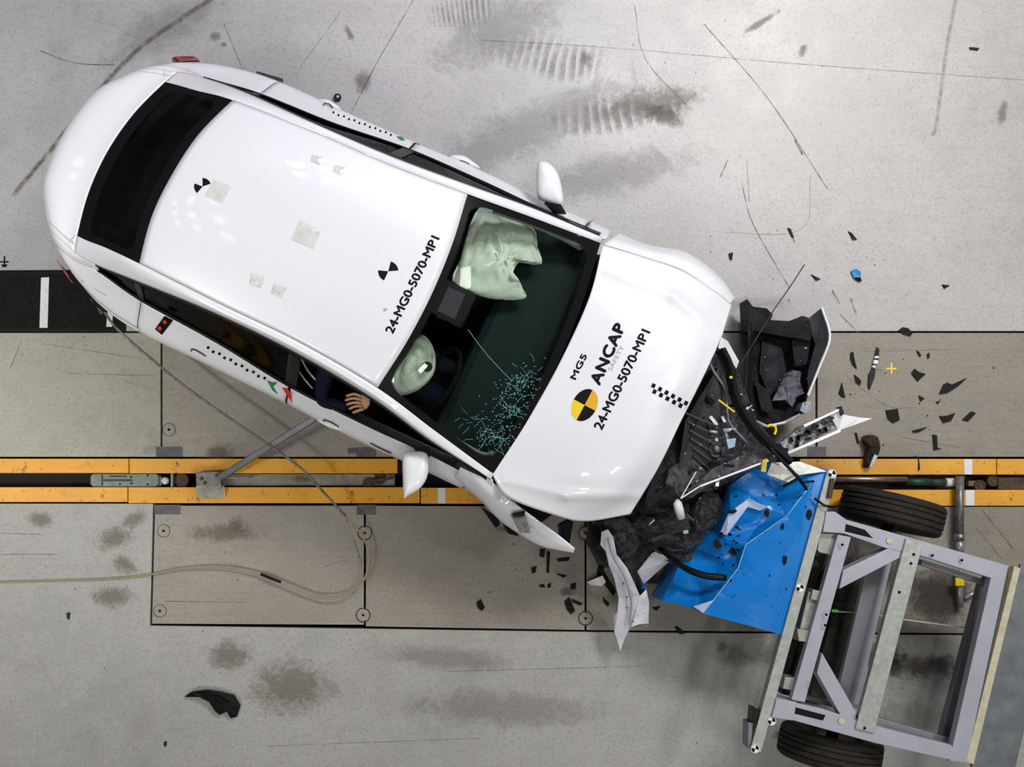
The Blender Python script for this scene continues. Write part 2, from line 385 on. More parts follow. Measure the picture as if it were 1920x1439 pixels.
# ------------------------------------------------------------------ the floor
def slab(name, x0, y0, x1, y1, m, thick=.06, z=0.0):
    g = G(); g.px([(x0, y0), (x1, y0), (x1, y1), (x0, y1)], z, z - thick); o = g.obj(name, m, bevel=.002); tag(o, kind='structure'); return o
TOP = slab('floor', -2600, -2100, 4200, 621, M_FTOP)
slab('floor', -2600, 624.5, 301, 857, M_FLEFT)
slab('floor', 304.5, 624.5, 1529, 857, M_FMID)
slab('floor', 1533, 624.5, 4200, 857, M_FMID2)
g = G(); g.px([(-2600, 945), (287, 945), (281, 1171), (281, 1174), (1100, 1186), (1920, 1193), (4200, 1208), (4200, 3400), (-2600, 3400)], 0, -.06)
LOWF = g.obj('floor', M_FBOT); tag(LOWF, kind='structure')
g = G(); g.px([(291, 949), (682, 949), (682, 1172), (285, 1170)], 0, -.06); tag(g.obj('floor', M_FMID), kind='structure')
g = G(); g.px([(686, 949), (1096, 951), (1096, 1182), (686, 1175)], 0, -.06); tag(g.obj('floor', M_FMID2), kind='structure')
g = G(); g.px([(1100, 951), (4200, 951), (4200, 1204), (1920, 1189), (1100, 1182)], 0, -.06); tag(g.obj('floor', M_FMID2), kind='structure')
slab('floor', -2600, -2100, 4200, 3400, mat('pit_floor', (.012, .011, .010), .8), .05, -.16)
# the hall around it
M_HALL = mat('hall_wall', (.30, .30, .30), .8); M_CEIL = mat('hall_ceiling', (.06, .06, .06), .8)
for nm, c_, sz in (('wall_north', (.3, 11.1, 5.4), (26, .2, 11)), ('wall_south', (.3, -9.3, 5.4), (26, .2, 11)), ('wall_west', (-12.6, .9, 5.4), (.2, 20.6, 11)), ('wall_east', (12.6, .9, 5.4), (.2, 20.6, 11)), ('ceiling', (.0, .9, 11.0), (25.6, 20.6, .2))):
    g = G(); g.box(c_, sz); tag(g.obj(nm, M_CEIL if nm == 'ceiling' else M_HALL), kind='structure')
# wear marks that are part of the floor, and shade painted under the trolley
def quads(name, items, m, z=.0012):
    v = []; f = []; uv = []
    for (cx, cy, rx, ry, rot) in items:
        b = len(v); r = math.radians(rot)
        for sx, sy in ((-1, 1), (1, 1), (1, -1), (-1, -1)):
            x, y = sx * rx, sy * ry; v.append(P(cx + x * math.cos(r) - y * math.sin(r), cy + x * math.sin(r) + y * math.cos(r), z)); uv.append(((sx + 1) / 2, (sy + 1) / 2))
        f.append((b, b + 1, b + 2, b + 3))
    o = mesh(name, v, f, m, TOP, uvs=uv); return o
quads('floor_stain_and_shade', [(1225, 195, 135, 42, -8), (680, 155, 22, 30, 0), (1240, 215, 60, 25, 20), (402, 68, 18, 13, 0), (420, 84, 9, 8, 0), (1505, 95, 12, 18, 20), (1430, 40, 60, 9, -32), (1098, 110, 16, 18, 0), (655, 62, 22, 9, 60), (1880, 210, 12, 30, 10), (705, 270, 60, 30, 30)],
      stain_mat('grey_green_stain', (.17, .165, .135), .5, 'soft', scl=9))
quads('floor_stain_and_shade', [(1000, 240, 330, 70, -22), (930, 60, 190, 75, -25), (1130, 330, 260, 60, -14), (300, 60, 200, 50, -30)], stain_mat('faint_stain', (.25, .245, .235), .30, 'soft', scl=5), z=.0009)
quads('tyre_scuff', [(1020, 105, 130, 45, 8), (870, 22, 80, 35, -10), (1150, 215, 150, 42, -6)], stain_mat('tyre_scuffs', (.24, .23, .22), .6, 'stripes', 16, 3), z=.0015)
quads('floor_stain_and_shade', [(75, 975, 35, 22, 0), (215, 1010, 48, 30, -20), (235, 1060, 40, 22, 30), (210, 1120, 60, 30, 0), (445, 985, 24, 22, 0), (420, 1000, 90, 24, 0), (545, 1290, 110, 70, 0), (430, 1230, 60, 40, 0), (1355, 1215, 16, 16, 0), (250, 975, 40, 20, -30)],
      stain_mat('brown_stain', (.15, .125, .085), .45, 'soft', scl=13))
quads('floor_stain_and_shade', [(1300, 570, 260, 22, 0), (1720, 1350, 130, 60, 0), (1700, 1240, 110, 45, 0), (1380, 1235, 40, 30, 0), (830, 1235, 200, 30, 5), (950, 1330, 260, 50, 2), (480, 870, 80, 26, -28)], stain_mat('dark_stain', (.09, .08, .065), .22, 'soft', scl=8))
quads('floor_stain_and_shade', [(1600, 1120, 70, 120, 14), (1760, 1120, 90, 70, 14), (1730, 1250, 100, 34, 0), (1650, 1230, 60, 40, 0)], stain_mat('trolley_shade', (.05, .042, .032), .7, 'soft', scl=6), z=.0024)  # shade below the trolley, painted as dark patches on the floor
quads('floor_stain_and_shade', [(412, 850, 40, 30, -20), (565, 900, 30, 10, 0), (960, 990, 40, 10, -5), (1065, 1110, 22, 14, 0)], stain_mat('oil_stain', (.035, .03, .02), .45, 'soft', scl=9), z=.002)
def line_marks(name, lines, m, z=.0018):
    v = []; f = []; uv = []
    for pts, w in lines:
        c = spline([P(x, y, z) for x, y in pts], max(6, 4 * len(pts))) if len(pts) > 2 else [P(*pts[0], z), P(*pts[1], z)]
        for i, p in enumerate(c):
            t = (c[min(i + 1, len(c) - 1)] - c[max(i - 1, 0)]).normalized(); nrm = Vector((-t.y, t.x, 0)) * (w / 540)
            v += [p + nrm, p - nrm]; uv += [(i / (len(c) - 1), 1), (i / (len(c) - 1), 0)]
        b = len(v) - 2 * len(c)
        for i in range(len(c) - 1): f.append((b + 2 * i, b + 2 * i + 1, b + 2 * i + 3, b + 2 * i + 2))
    return mesh(name, v, f, m, TOP, uvs=uv)
line_marks('drag_mark', [([(400, -5), (340, 35), (262, 90), (190, 165), (100, 275), (24, 368)], 12)], stain_mat('drag_mark', (.13, .12, .10), .8, 'line'))
line_marks('pale_mark', [([(1792, 0), (1775, 90), (1756, 230), (1748, 255)], 10)], stain_mat('pale_brown_line', (.30, .25, .20), .45, 'line'))
line_marks('pale_mark', [([(1718, 318), (1706, 370), (1690, 415), (1655, 438)], 16)], stain_mat('pale_line', (.72, .70, .68), .6, 'line'))
line_marks('scratch', [([(1320, 45), (1440, 185), (1552, 355)], 2.5), ([(900, 75), (1150, 90), (1500, 120), (1920, 150)], 1.5), ([(420, 45), (455, 130)], 2), ([(775, 0), (700, 130), (640, 250)], 2), ([(75, 95), (140, 118), (215, 122)], 2.5), ([(1390, 340), (1412, 420), (1480, 540)], 2.5),
    ([(1365, 300), (1350, 333)], 2.5), ([(560, 130), (640, 20)], 1.5), ([(1190, 10), (1210, 110), (1290, 200)], 2), ([(15, 590), (50, 560)], 2), ([(1490, 262), (1505, 290)], 5), ([(1400, 300), (1405, 380)], 1.5), ([(20, 690), (40, 640)], 2), ([(645, 960), (680, 1060)], 1.5),
    ([(0, 1040), (115, 1040)], 1.5), ([(0, 1000), (80, 1003)], 1.5), ([(600, 1066), (650, 1050)], 1.5), ([(310, 1128), (460, 1130)], 2), ([(1840, 955), (1900, 1030)], 3), ([(1830, 990), (1880, 1050)], 2), ([(80, 645), (280, 675)], 1.5), ([(110, 700), (290, 705)], 1.2),
    ([(1580, 700), (1660, 760), (1720, 765)], 1.5), ([(1600, 905), (1920, 905)], 1.0), ([(1620, 660), (1800, 655)], 1.0), ([(1690, 820), (1800, 840)], 1.2), ([(830, 1260), (1200, 1250)], 1.2), ([(500, 1400), (900, 1385)], 1.2)], stain_mat('scratch_dark', (.06, .055, .05), .75, 'line'))
line_marks('brown_scratch', [([(1335, 435), (1500, 432), (1520, 330)], 1.2), ([(1478, 428), (1490, 455)], 5), ([(1595, 560), (1605, 590)], 5), ([(1560, 545), (1575, 570)], 5), ([(1575, 590), (1610, 625)], 4)], stain_mat('scratch_brown', (.20, .12, .05), .75, 'line'))
# cross of yellow paint, tiny printed mark
g = G(); g.px([(1662, 690), (1681, 690), (1681, 693), (1662, 693)], .003, .0005); g.px([(1670, 681), (1673, 681), (1673, 701), (1670, 701)], .0035, .0005)
tag(g.obj('floor_mark', M_YEL), 'small yellow painted cross on the floor right of the wreck', 'floor mark')
g = G(); g.px([(7, 480), (9.5, 480), (9.5, 500), (7, 500)], .003, .0005); g.px([(0, 490), (16, 490), (16, 492.5), (0, 492.5)], .0035, .0005); g.px([(2, 496), (14, 496), (11, 501), (5, 501)], .0035, .0005)
tag(g.obj('floor_mark', M_INK), 'small black anchor shaped mark on the floor at left edge', 'floor mark')

# ------------------------------------------------------------------ guide rails in the floor
def strip_top(name, segs, z1, z0, m, label, cat, group=None, extra=None):
    e = empty(name, P((segs[0][0] + segs[-1][2]) / 2, (segs[0][1] + segs[0][3]) / 2, 0), label, cat, group)
    for s in segs:
        gg = G(); gg.px([(s[0], s[1]), (s[2], s[1]), (s[2], s[3]), (s[0], s[3])], z1, z0); gg.obj('rail_plate', m, e, bevel=.003)
    for s in (extra or []):
        gg = G(); gg.px([(s[0], s[1]), (s[2], s[1]), (s[2], s[3]), (s[0], s[3])], z1 + .0015, z1 - .001); gg.obj('white_tape_band', M_WTAPE, e, label='white tape band')
    return e
up = strip_top('guide_rail', [(-700, 860.5, 241, 887.5), (242.5, 860.5, 745, 888)], .012, -.155, M_YRAIL, 'yellow rail left of the car, upper of the pair', 'rail')
strip_top('guide_rail', [(-700, 914, 239, 942), (240.5, 914, 787, 944), (789, 915, 1400, 945)], .012, -.155, M_YRAIL, 'yellow rail left of and under the car, lower of the pair', 'rail', None, [(821, 915.5, 835, 944.5)])
strip_top('guide_rail', [(1500, 861, 1868, 890.5), (1869.5, 861, 2700, 890.5)], .012, -.155, M_YRAIL, 'yellow rail right of the car, upper of the pair', 'rail', None, [(1808, 861.5, 1823, 890)])
strip_top('guide_rail', [(1402, 919, 2700, 949)], .012, -.155, M_YRAIL, 'yellow rail right of the car, lower one beside the upper tyre', 'rail', None, [(1811, 919.5, 1827, 948.5)])
for px_, py_ in ((267, 874), (265, 928), (430, 876), (508, 932), (710, 930), (685, 933)):
    pass
g = G(); g.px([(418, 889.5), (740, 889.5), (740, 911), (418, 911)], -.03, -.155); tag(g.obj('channel_liner', mat('dusty_channel', (.22, .20, .165), .7, var=.3, scale=8)), 'dusty grey liner strip between the yellow rails at left', 'channel liner')
# shuttle carriage in the slot
e = empty('tow_shuttle', P(245, 901, -.15), 'grey green tow carriage in the slot between the left rails', 'tow carriage')
g = G(); g.px([(169, 893), (174, 888.5), (292, 888.5), (297, 892), (297, 909), (292, 913), (174, 913), (169, 909)], .005, -.15); g.obj('body', M_GREENG, e, bevel=.006)
g = G(); g.px([(190, 899), (248, 899), (248, 903), (190, 903)], .009, 0); g.px([(205, 892), (238, 892), (238, 895), (205, 895)], .008, 0); g.px([(190, 890), (193, 890), (193, 911), (190, 911)], .008, 0); g.obj('groove_cover', M_DARKGREY, e)
g = G(); g.lathe([(0, .028), (.018, .02), (.026, .0), (.026, -.03)], P(309, 902, -.02), n=16); g.obj('white_cap', M_WTAPE, e, smooth=True)
g = G(); g.px([(320, 889), (324, 889), (324, 913), (320, 913)], .0, -.12); g.obj('end_plate', M_GREENG, e); g = G(); g.px([(297, 894), (302, 894), (302, 911), (297, 911)], -.02, -.12); g.obj('end_plate', M_GREENG, e)
for bx, by in ((277, 892), (277, 909), (225, 908), (247, 907), (246, 895)): g = G(); g.lathe([(0, .012), (.006, .012), (.006, 0)], P(bx, by, .005), n=10); g.obj('bolt', M_DARK, e)
g = G()
g.lathe([(0, 0), (.05, 0), (.05, -.04), (0, -.04)], P(340, 901, -.04), n=20); g.obj('rope_roller', M_RUST, e)
# rusty rollers of the tow chain
def rollers(label, cs, z=-.01):
    e = empty('chain_roller', P(cs[0][0], cs[0][1], -.15), label, 'chain roller')
    for cx, cy in cs:
        g = G(); g.lathe([(0, 0), (.012, 0), (.014, -.006), (.026, -.006), (.029, .0), (.038, 0), (.041, -.008), (.041, -.1), (0, -.1)], P(cx, cy, z), n=24); g.obj('roller', M_RUST, e, smooth=False)
    return e
e = rollers('pair of rusty rollers at the right end of the left slot', [(691, 907), (712, 898)])
g = G(); g.bar(P(700, 903, .0), P(738, 896, .0), .02, .02); g.obj('link', M_RUST, e)
e = rollers('rusty rollers in the slot at right, beyond the vertical pipe', [(1838, 911), (1863, 902)])
g = G(); g.px([(1872, 896), (1925, 896), (1925, 918), (1872, 918)], -.005, -.06); g.obj('chain_link', M_RUST, e); g = G(); g.px([(1816, 902), (1838, 902), (1838, 912), (1816, 912)], -.02, -.06); g.obj('chain_link', mat('rust_plate', (.16, .10, .06), .65, metal=.3, var=.4, scale=14), e)
# push rod right
e = empty('push_rod', P(1680, 902, -.1), 'steel push rod with green sleeve between the right rails', 'rod')
g = G(); g.tube([P(1560, 899, .02), P(1700, 899, .02)], .018, 12); g.obj('bare_rod', M_STEEL, e, smooth=True)
g = G(); g.tube([P(1700, 904, .0), P(1742, 904, .0)], .026, 14); g.obj('green_sleeve', M_GREEN, e, smooth=True)
g = G(); g.tube([P(1742, 905, .0), P(1774, 905, .0)], .026, 14); g.obj('dark_sleeve', M_DARKGREY, e, smooth=True)
g = G(); g.tube([P(1773, 905, .0), P(1788, 905, .0)], .030, 14); g.obj('white_collar', M_WTAPE, e, smooth=True)
# vertical pipe joining rod and trolley
e = empty('tow_pipe', P(1800, 950, 0), 'upright grey pipe crossing the right rails to the trolley', 'pipe')
g = G(); g.tube([P(1800, 893, .07), P(1799, 1003, .07)], .028, 14); g.obj('pipe', mat('worn_pipe', (.20, .20, .21), .4, metal=.5, var=.5, scale=30), e, smooth=True)
g = G(); g.tube([P(1799, 1001, .07), P(1799, 1014, .07)], .034, 14); g.obj('collar', M_STEEL, e, smooth=True, label='bright steel collar')
g = G(); g.tube([P(1799, 1014, .07), P(1800, 1036, .07)], .026, 14); g.obj('lower_pipe', M_ALUD, e, smooth=True)
g = G(); g.tube([P(1801, 1065, .07), P(1800, 1112, .07), P(1801, 1138, .05)], .020, 12); g.obj('tail_pipe', M_ALUD, e, smooth=True)
g = G(); g.px([(1792, 1084), (1808, 1084), (1808, 1099), (1792, 1099)], .105, .09); g.obj('yellow_tag', M_YEL, e, label='yellow tag')
g = G(); g.tube([P(1808, 1122, .03), P(1835, 1108, .03)], .016, 8); g.obj('side_arm', M_ALUD, e, smooth=True)
# tow bracket and strut
e = empty('tow_bracket', P(394, 905, 0), 'bright steel tow bracket straddling the left rails with long strut', 'tow bracket')
g = G(); g.px([(366, 886), (412, 884), (415, 912), (368, 912)], .10, .016); g.obj('block', mat('dark_bracket', (.17, .16, .155), .5, metal=.5, var=.4, scale=20), e, bevel=.006)
g = G(); v = [P(368, 912, .10), P(415, 912, .10), P(419, 934, .04), P(373, 934, .04)]; b = [Vector((p.x, p.y, .014)) for p in v]
g.add(v + b, [(0, 1, 2, 3)[::-1], (4, 5, 6, 7), (0, 4, 5, 1), (1, 5, 6, 2), (2, 6, 7, 3), (3, 7, 4, 0)]); g.obj('sloped_plate', mat('bright_plate', (.62, .60, .55), .35, metal=.6, var=.35, scale=14), e, bevel=.003)
g = G(); g.bar(P(412, 896, .11), P(592, 784, .42), .045, .05); g.obj('strut', mat('grey_strut', (.15, .155, .17), .4, metal=.5, var=.2, scale=10), e, bevel=.006)
for bx, by in ((378, 898), (384, 906), (407, 892)): g = G(); g.lathe([(0, .015), (.012, .015), (.012, 0)], P(bx, by, .10), n=6); g.obj('bolt', M_RUST, e)
g = G(); g.tube([P(415, 897, .05), P(475, 895, .05)], .006, 8); g.obj('pin', M_STEEL, e)

# floor tape patches
for x0, y0, x1, y1, lb in ((293, 838, 342, 857, 'dark grey tape patch above rail, between black mat and bracket'), (270, 836, 292, 852, 'pale worn tape patch left of the dark one, above rail'), (289, 947, 338, 965, 'dark grey tape patch below the left rails near bracket'), (669, 839, 705, 857, 'dark tape patch above rail beside the right-hand door mirror'), (652, 840, 670, 851, 'lighter grey tape patch beside the dark one near mirror'), (669, 947, 705, 966, 'dark tape patch on the seam under the lower rail mid left'),
        (1514, 838, 1549, 857, 'dark tape patch between torn white beam and yellow rail'), (1648, 985, 1680, 1003, 'black tape patch below the upper trolley tyre')):
    g = G(); g.px([(x0, y0), (x1, y0), (x1, y1), (x0, y1)], .0035, .0006); tag(g.obj('tape_patch', M_GTAPE if x0 != 270 else mat('pale_tape', (.26, .26, .25), .6, var=.2, scale=18)), lb, 'tape')
# recessed floor anchors
for x, y, lb in ((317, 806, 'round floor anchor above the left rails, near the black mat'), (307, 996, 'round floor anchor below bracket at left plate seam'), (300, 1146, 'round floor anchor at the lower left plate corner'), (684, 1000, 'round floor anchor where the tan cable crosses the seam'), (681, 1154, 'round floor anchor at the bottom of the middle seam'), (1098, 1160, 'round floor anchor below the crumpled right-hand wing'), (1098, 1000, 'floor anchor half hidden under the torn right-hand wing')):
    e = empty('floor_anchor', P(x, y, 0), lb, 'floor anchor')
    g = G(); g.lathe([(.044, .0005), (.044, .0022), (.052, .0022), (.052, .0005)], P(x, y, 0), n=36, closed=True) if x > 600 else g.lathe([(.042, .0005), (.042, .002), (.046, .002), (.046, .0005)], P(x, y, 0), n=36, closed=True)
    g.obj('ring', M_DARKGREY, e)
    g = G(); g.lathe([(0, .003), (.040, .002), (.040, .0005)], P(x, y, 0), n=32); g.obj('disc', M_FMID, e)
    g = G(); g.lathe([(0, .006), (.008, .006), (.010, .002)], P(x, y, 0), n=10); g.obj('screw', M_DARK, e)
# black mat with white stripes
e = empty('black_mat', P(105, 566, 0), 'black ribbed floor mat with white stripes behind the car', 'mat')
g = G(); g.px([(-700, 511), (236, 506), (236, 622), (-700, 624)], .006, .0006); g.obj('mat', M_MAT, e)
for y in (511, 617):
    g = G(); g.px([(-700, y), (236, y - (2 if y < 600 else 0)), (236, y + 5), (-700, y + 6)], .010, .005); g.obj('edge_trim', M_BLACK, e)
g = G(); g.px([(77, 521), (92, 520), (89, 615), (74, 615)], .008, .005); g.obj('white_stripe', M_WTAPE, e)
g = G(); g.px([(203, 570), (213, 570), (210, 613), (199, 613)], .008, .005); g.obj('white_stripe', M_WTAPE, e)
# marker puck and strip beyond the car
e = empty('marker_puck', P(633, 183, 0), 'small black ring marker on the floor above the rear door', 'marker')
g = G(); g.lathe([(0, .03), (.022, .03), (.026, .02), (.026, .0005)], P(633, 184, 0), n=20); g.obj('puck', M_BLACK, e, smooth=False)
g = G(); g.lathe([(0, .033), (.008, .033), (.008, .029)], P(634, 184, 0), n=14); g.obj('white_centre', M_WTAPE, e)
g = G(); g.px([(481, 133), (530, 147), (527, 156), (479, 142)], .05, .0006); tag(g.obj('rubber_block', M_DARKGREY, bevel=.003), 'dark grey bar on the floor beside the car rear quarter, top left', 'block')

# ------------------------------------------------------------------ the car
CAR = empty('hatchback_car', (CW(-.4, 0, 0)), 'white crash test car with a crushed front, seen from above', 'car')
CAR.name = 'crashed_car'
# body control grid: rows run back to front, columns from the right sill over the roof to the left sill
rowsd = [  # columns c,h,1,2,3,4 as (x, y, z)
 [(-2.40, 0, 1.05), (-2.365, .30, 1.045), (-2.27, .475, 1.02), (-2.20, .57, .995), (-2.135, .64, .96), (-2.07, .695, .90)],
 [(-2.085, 0, 1.13), (-2.065, .27, 1.12), (-2.012, .53, 1.08), (-1.985, .63, 1.05), (-1.96, .675, 1.02), (-1.93, .775, .90)],
 [(-1.84, 0, 1.29), (-1.82, .27, 1.28), (-1.77, .533, 1.22), (-1.80, .648, 1.12), (-1.80, .672, 1.04), (-1.74, .845, .87)],
 [(-1.585, 0, 1.41), (-1.57, .27, 1.40), (-1.515, .543, 1.345), (-1.50, .642, 1.25), (-1.50, .722, 1.02), (-1.48, .885, .85)],
 [(-1.02, 0, 1.465), (-1.02, .28, 1.455), (-1.0, .562, 1.40), (-1.0, .625, 1.345), (-1.0, .757, .99), (-1.0, .895, .83)],
 [(-.5, 0, 1.475), (-.5, .29, 1.465), (-.5, .571, 1.41), (-.5, .637, 1.36), (-.5, .815, .96), (-.5, .912, .80)],
 [(.06, 0, 1.435), (.045, .31, 1.425), (0, .617, 1.365), (0, .688, 1.31), (0, .832, .94), (0, .932, .78)],
 [(.5, 0, 1.26), (.475, .35, 1.25), (.40, .694, 1.195), (.40, .762, 1.15), (.40, .832, .94), (.40, .925, .78)],
 [(.905, 0, 1.06), (.885, .40, 1.05), (.835, .775, 1.0), (.85, .815, .985), (.86, .85, .945), (.86, .93, .79)]]
def side56(p, rear=False):
    x, y, z = p; return [(x, y + .005, .55), (x, y - .05, .26)]
grid_rows = []
for r in rowsd:
    half = list(r) + side56(r[5]); grid_rows.append(half)
b = grid_rows[0]
def rear_row(dx, s, z):
    out = []
    for i, (x, y, zz) in enumerate(b[:6]): out.append((x - dx * (1 - .5 * i / 5), y * s, z))
    out += [(b[5][0] - dx * .4, b[5][1] * s, min(z, .55)), (b[5][0] - dx * .4, b[5][1] * s, min(z, .26))]; return out
rows2 = [rear_row(-.04, 1.0, .27), rear_row(.055, 1.03, .62)] + grid_rows
rows2[2][6] = (b[5][0], b[5][1] + .02, .58); rows2[2][7] = (b[5][0], b[5][1], .27)
GR = []
for r in rows2:
    GR.append([CW(x, -y, z) for (x, y, z) in reversed(r[1:])] + [CW(x, y, z) for (x, y, z) in r])
# column indices: 0,1 sill; 2 shoulder; 3 belt; 4 rail; 5 seam; 6 h; 7 centre; 8 h; 9 seam; 10 rail; 11 belt; 12 shoulder; 13,14 sill
# rows: 0 A2, 1 A1, 2 B, 3 C, 4 D, 5 E, 6 F, 7 G, 8 H, 9 I, 10 J
ge = .012
patch('roof_panel', GR, 5, 8, 5, 9, 36, 40, M_WHITE, CAR)
patch('rear_window', GR, 3, 5, 5 + ge, 9 - ge, 24, 40, M_REARG, CAR, solid=0, off=-.004)
patch('windscreen', GR, 8, 10, 5 + ge, 9 - ge, 30, 48, M_WS, CAR, solid=0, off=-.004)
patch('boot_lid', GR, 1.7, 3, 4.55, 9.45, 22, 40, M_WHITE, CAR)
patch('rear_bumper', GR, 0, 1.66, 2.2, 11.8, 14, 50, M_WHITE, CAR)
for sgn, A in ((1, lambda j: j), (-1, lambda j: 14 - j)):   # sgn 1: right side (low indices)
    def pp(name, a0, a1, b0, b1, na, nb, m, **kw):
        return patch(name, GR, a0, a1, A(b0), A(b1), na, nb, m, CAR, **kw)
    pp('roof_rail', 3.0, 10, 4.0, 5 - .015, 60, 6, M_WHITE)
    pp('rear_quarter_panel', 1.7, 5.0, 2, 3.0, 30, 8, M_WHITE)
    pp('rear_quarter_panel', 1.7, 4.0, 3.0, 4.0, 20, 6, M_WHITE)
    pp('boot_shoulder', 1.7, 3.0, 4.0, 4.53, 12, 4, M_WHITE)
    pp('rear_quarter_sill', 1.7, 5.0, 0, 2, 30, 8, M_WHITE)
    pp('rear_door', 5.015, 6.985, 0.2, 3.0, 26, 14, M_WHITE)
    pp('front_door', 7.015, 9.67, 0.2, 3.0, 30, 14, M_WHITE)
    pp('front_wing_rear', 9.69, 10.0, 0.0, 4.0, 5, 16, M_WHITE)
    pp('sill', 5.0, 10, 0, .2, 30, 2, M_WHITE)
    pp('rear_side_window', 4.0, 6.95, 3.05, 3.96, 30, 8, M_SIDEG, solid=0, off=-.006)
    if sgn == -1: pp('front_side_window', 7.05, 9.7, 3.05, 3.96, 30, 8, M_SIDEG, solid=0, off=-.006)
    pp('window_sill_trim', 3.95, 9.72, 2.965, 3.06, 50, 2, M_BLACK, off=.003, bvh=False)
    pp('window_top_trim', 3.95, 9.95, 3.94, 4.02, 50, 2, M_BLACK, off=.003, bvh=False)
    pp('door_pillar', 6.93, 7.08, 3.02, 3.98, 3, 8, M_BLACK, bvh=False, off=.001)
    pp('door_pillar', 4.95, 5.06, 3.02, 3.98, 3, 8, M_BLACK, bvh=False, off=.001)
    pp('corner_trim', 9.45, 9.9, 3.0, 3.98, 6, 6, M_BLACK, bvh=False, off=.002)
    pp('tail_lamp', 1.6, 2.8, 1.7, 2.22, 14, 6, M_RED, bvh=False, off=.036, label='red tail lamp')
# bonnet: crumpled, from photographed outline
HP = [[(1130, 460, 1.0), (1104, 560, 1.045), (1047, 685, 1.055), (986, 792, 1.045), (921, 888, .99)],
      [(1205, 482, .99), (1177, 592, 1.06), (1120, 715, 1.075), (1045, 835, 1.055), (951, 932, .955)],
      [(1280, 508, .97), (1240, 625, 1.06), (1178, 755, 1.09), (1100, 882, 1.05), (1038, 966, .92)],
      [(1338, 545, .93), (1297, 655, 1.04), (1237, 780, 1.07), (1165, 905, 1.01), (1098, 978, .87)],
      [(1372, 572, .86), (1343, 655, .97), (1284, 778, 1.0), (1232, 882, .95), (1182, 965, .84)]]
HG = [[P(*p) for p in r] for r in HP]
def segd(p, a, b):
    ab = b - a; t = max(0, min(1, (p - a).dot(ab) / ab.dot(ab))); return (p - a - ab * t).length, t
RID = [(P(1140, 507, 0).xy, P(1262, 556, 0).xy, .010), (P(1262, 556, 0).xy, P(1352, 628, 0).xy, .016), (P(950, 900, 0).xy, P(1060, 930, 0).xy, .010), (P(1060, 930, 0).xy, P(1195, 930, 0).xy, .012)]
def hood_f(p, u, v):
    h = 0
    for a, b, amp in RID:
        sc = (H - p.z) / H; d, t = segd(p.xy, a * sc, b * sc); h += amp * math.exp(-(d / .035) ** 2)
    dent = (p.xy - P(1262, 788, 1.0).xy).length; h -= .022 * math.exp(-(dent / .13) ** 2)
    k = max(0, u - .3) * (1 if v < .45 else .25)
    h += .008 * k * noise.noise(Vector((p.x * 9, p.y * 9, 0))) + .0035 * k * noise.noise(Vector((p.x * 26, p.y * 26, 4)))
    h += .003 * noise.noise(Vector((p.x * 3.2, p.y * 3.2, 2)))
    return p + Vector((0, 0, h))
patch('bonnet', HG, .0, 4, 0, 4, 90, 90, M_WHITE, CAR, func=hood_f, label='white bonnet, buckled at its leading edge')
# left wing
def strip_grid(rows): return [[P(*p) for p in r] for r in rows]
LG = strip_grid([[(1132, 458, 1.0), (1146, 446, .95), (1158, 436, .79), (1150, 443, .5), (1145, 450, .3)],
      [(1205, 481, .99), (1216, 468, .95), (1212, 458, .77), (1200, 470, .55), (1195, 480, .5)],
      [(1278, 506, .97), (1292, 488, .93), (1289, 475, .77), (1270, 492, .60), (1262, 500, .58)],
      [(1336, 543, .93), (1350, 530, .88), (1351, 523, .75), (1330, 545, .58), (1320, 552, .55)],
      [(1371, 570, .86), (1375, 563, .82), (1377, 561, .75), (1352, 572, .50), (1345, 575, .38)]])
patch('front_wing', LG, 0, 4, 0, 4, 40, 20, M_WHITE, CAR, label='white left front wing, bulged outwards')
RG = strip_grid([[(866, 872, 1.0), (858, 885, .96), (850, 897, .80), (852, 890, .5)],
      [(907, 893, .99), (890, 908, .95), (873, 916, .78), (876, 905, .5)],
      [(938, 917, .93), (915, 930, .90), (900, 939, .75), (905, 925, .5)],
      [(958, 938, .88), (945, 958, .84), (934, 974, .70), (938, 955, .5)],
      [(1003, 972, .83), (988, 988, .78), (971, 1001, .66), (974, 985, .48)],
      [(1046, 1003, .78), (1030, 1015, .74), (1015, 1025, .66), (1015, 1010, .50)],
      [(1078, 1029, .74), (1076, 1033, .73), (1073, 1037, .70), (1060, 1025, .6)]])
def rw(p, u, v): return p + Vector((0, 0, .015 * noise.noise(p * 8) - .03 * math.exp(-((u - .42) / .05) ** 2)))
patch('front_wing', RG, 0, 6, 0, 3, 50, 14, M_WHITE, CAR, func=rw, label='white right front wing, torn and bent outwards')
_bv = BVHTree.FromPolygons(BV[0], BV[1])
# mirrors
def mirror(outline, z0, stalk):
    v, f = dome(outline, z0, .05, 6, under=1.5, sub=3, power=.42); o = mesh('door_mirror', v, f, M_WHITE, CAR, smooth=True)
    g = G(); g.prism([P(*p) for p in stalk], .93); g.obj('mirror_arm', M_BLACK, o)
    return o
mirror([(1009, 305), (1026, 304), (1044, 322), (1053, 350), (1055, 382), (1040, 383), (1012, 374), (1006, 362), (1006, 330)], .98, [(1022, 378, .99), (1052, 384, .99), (1062, 400, .97), (1040, 398, .97)])
mirror([(756, 852), (775, 846), (800, 850), (804, 872), (800, 898), (786, 918), (764, 931), (757, 934), (755, 900)], .98, [(775, 838, .99), (806, 838, .98), (806, 858, .98), (784, 856, .99)])
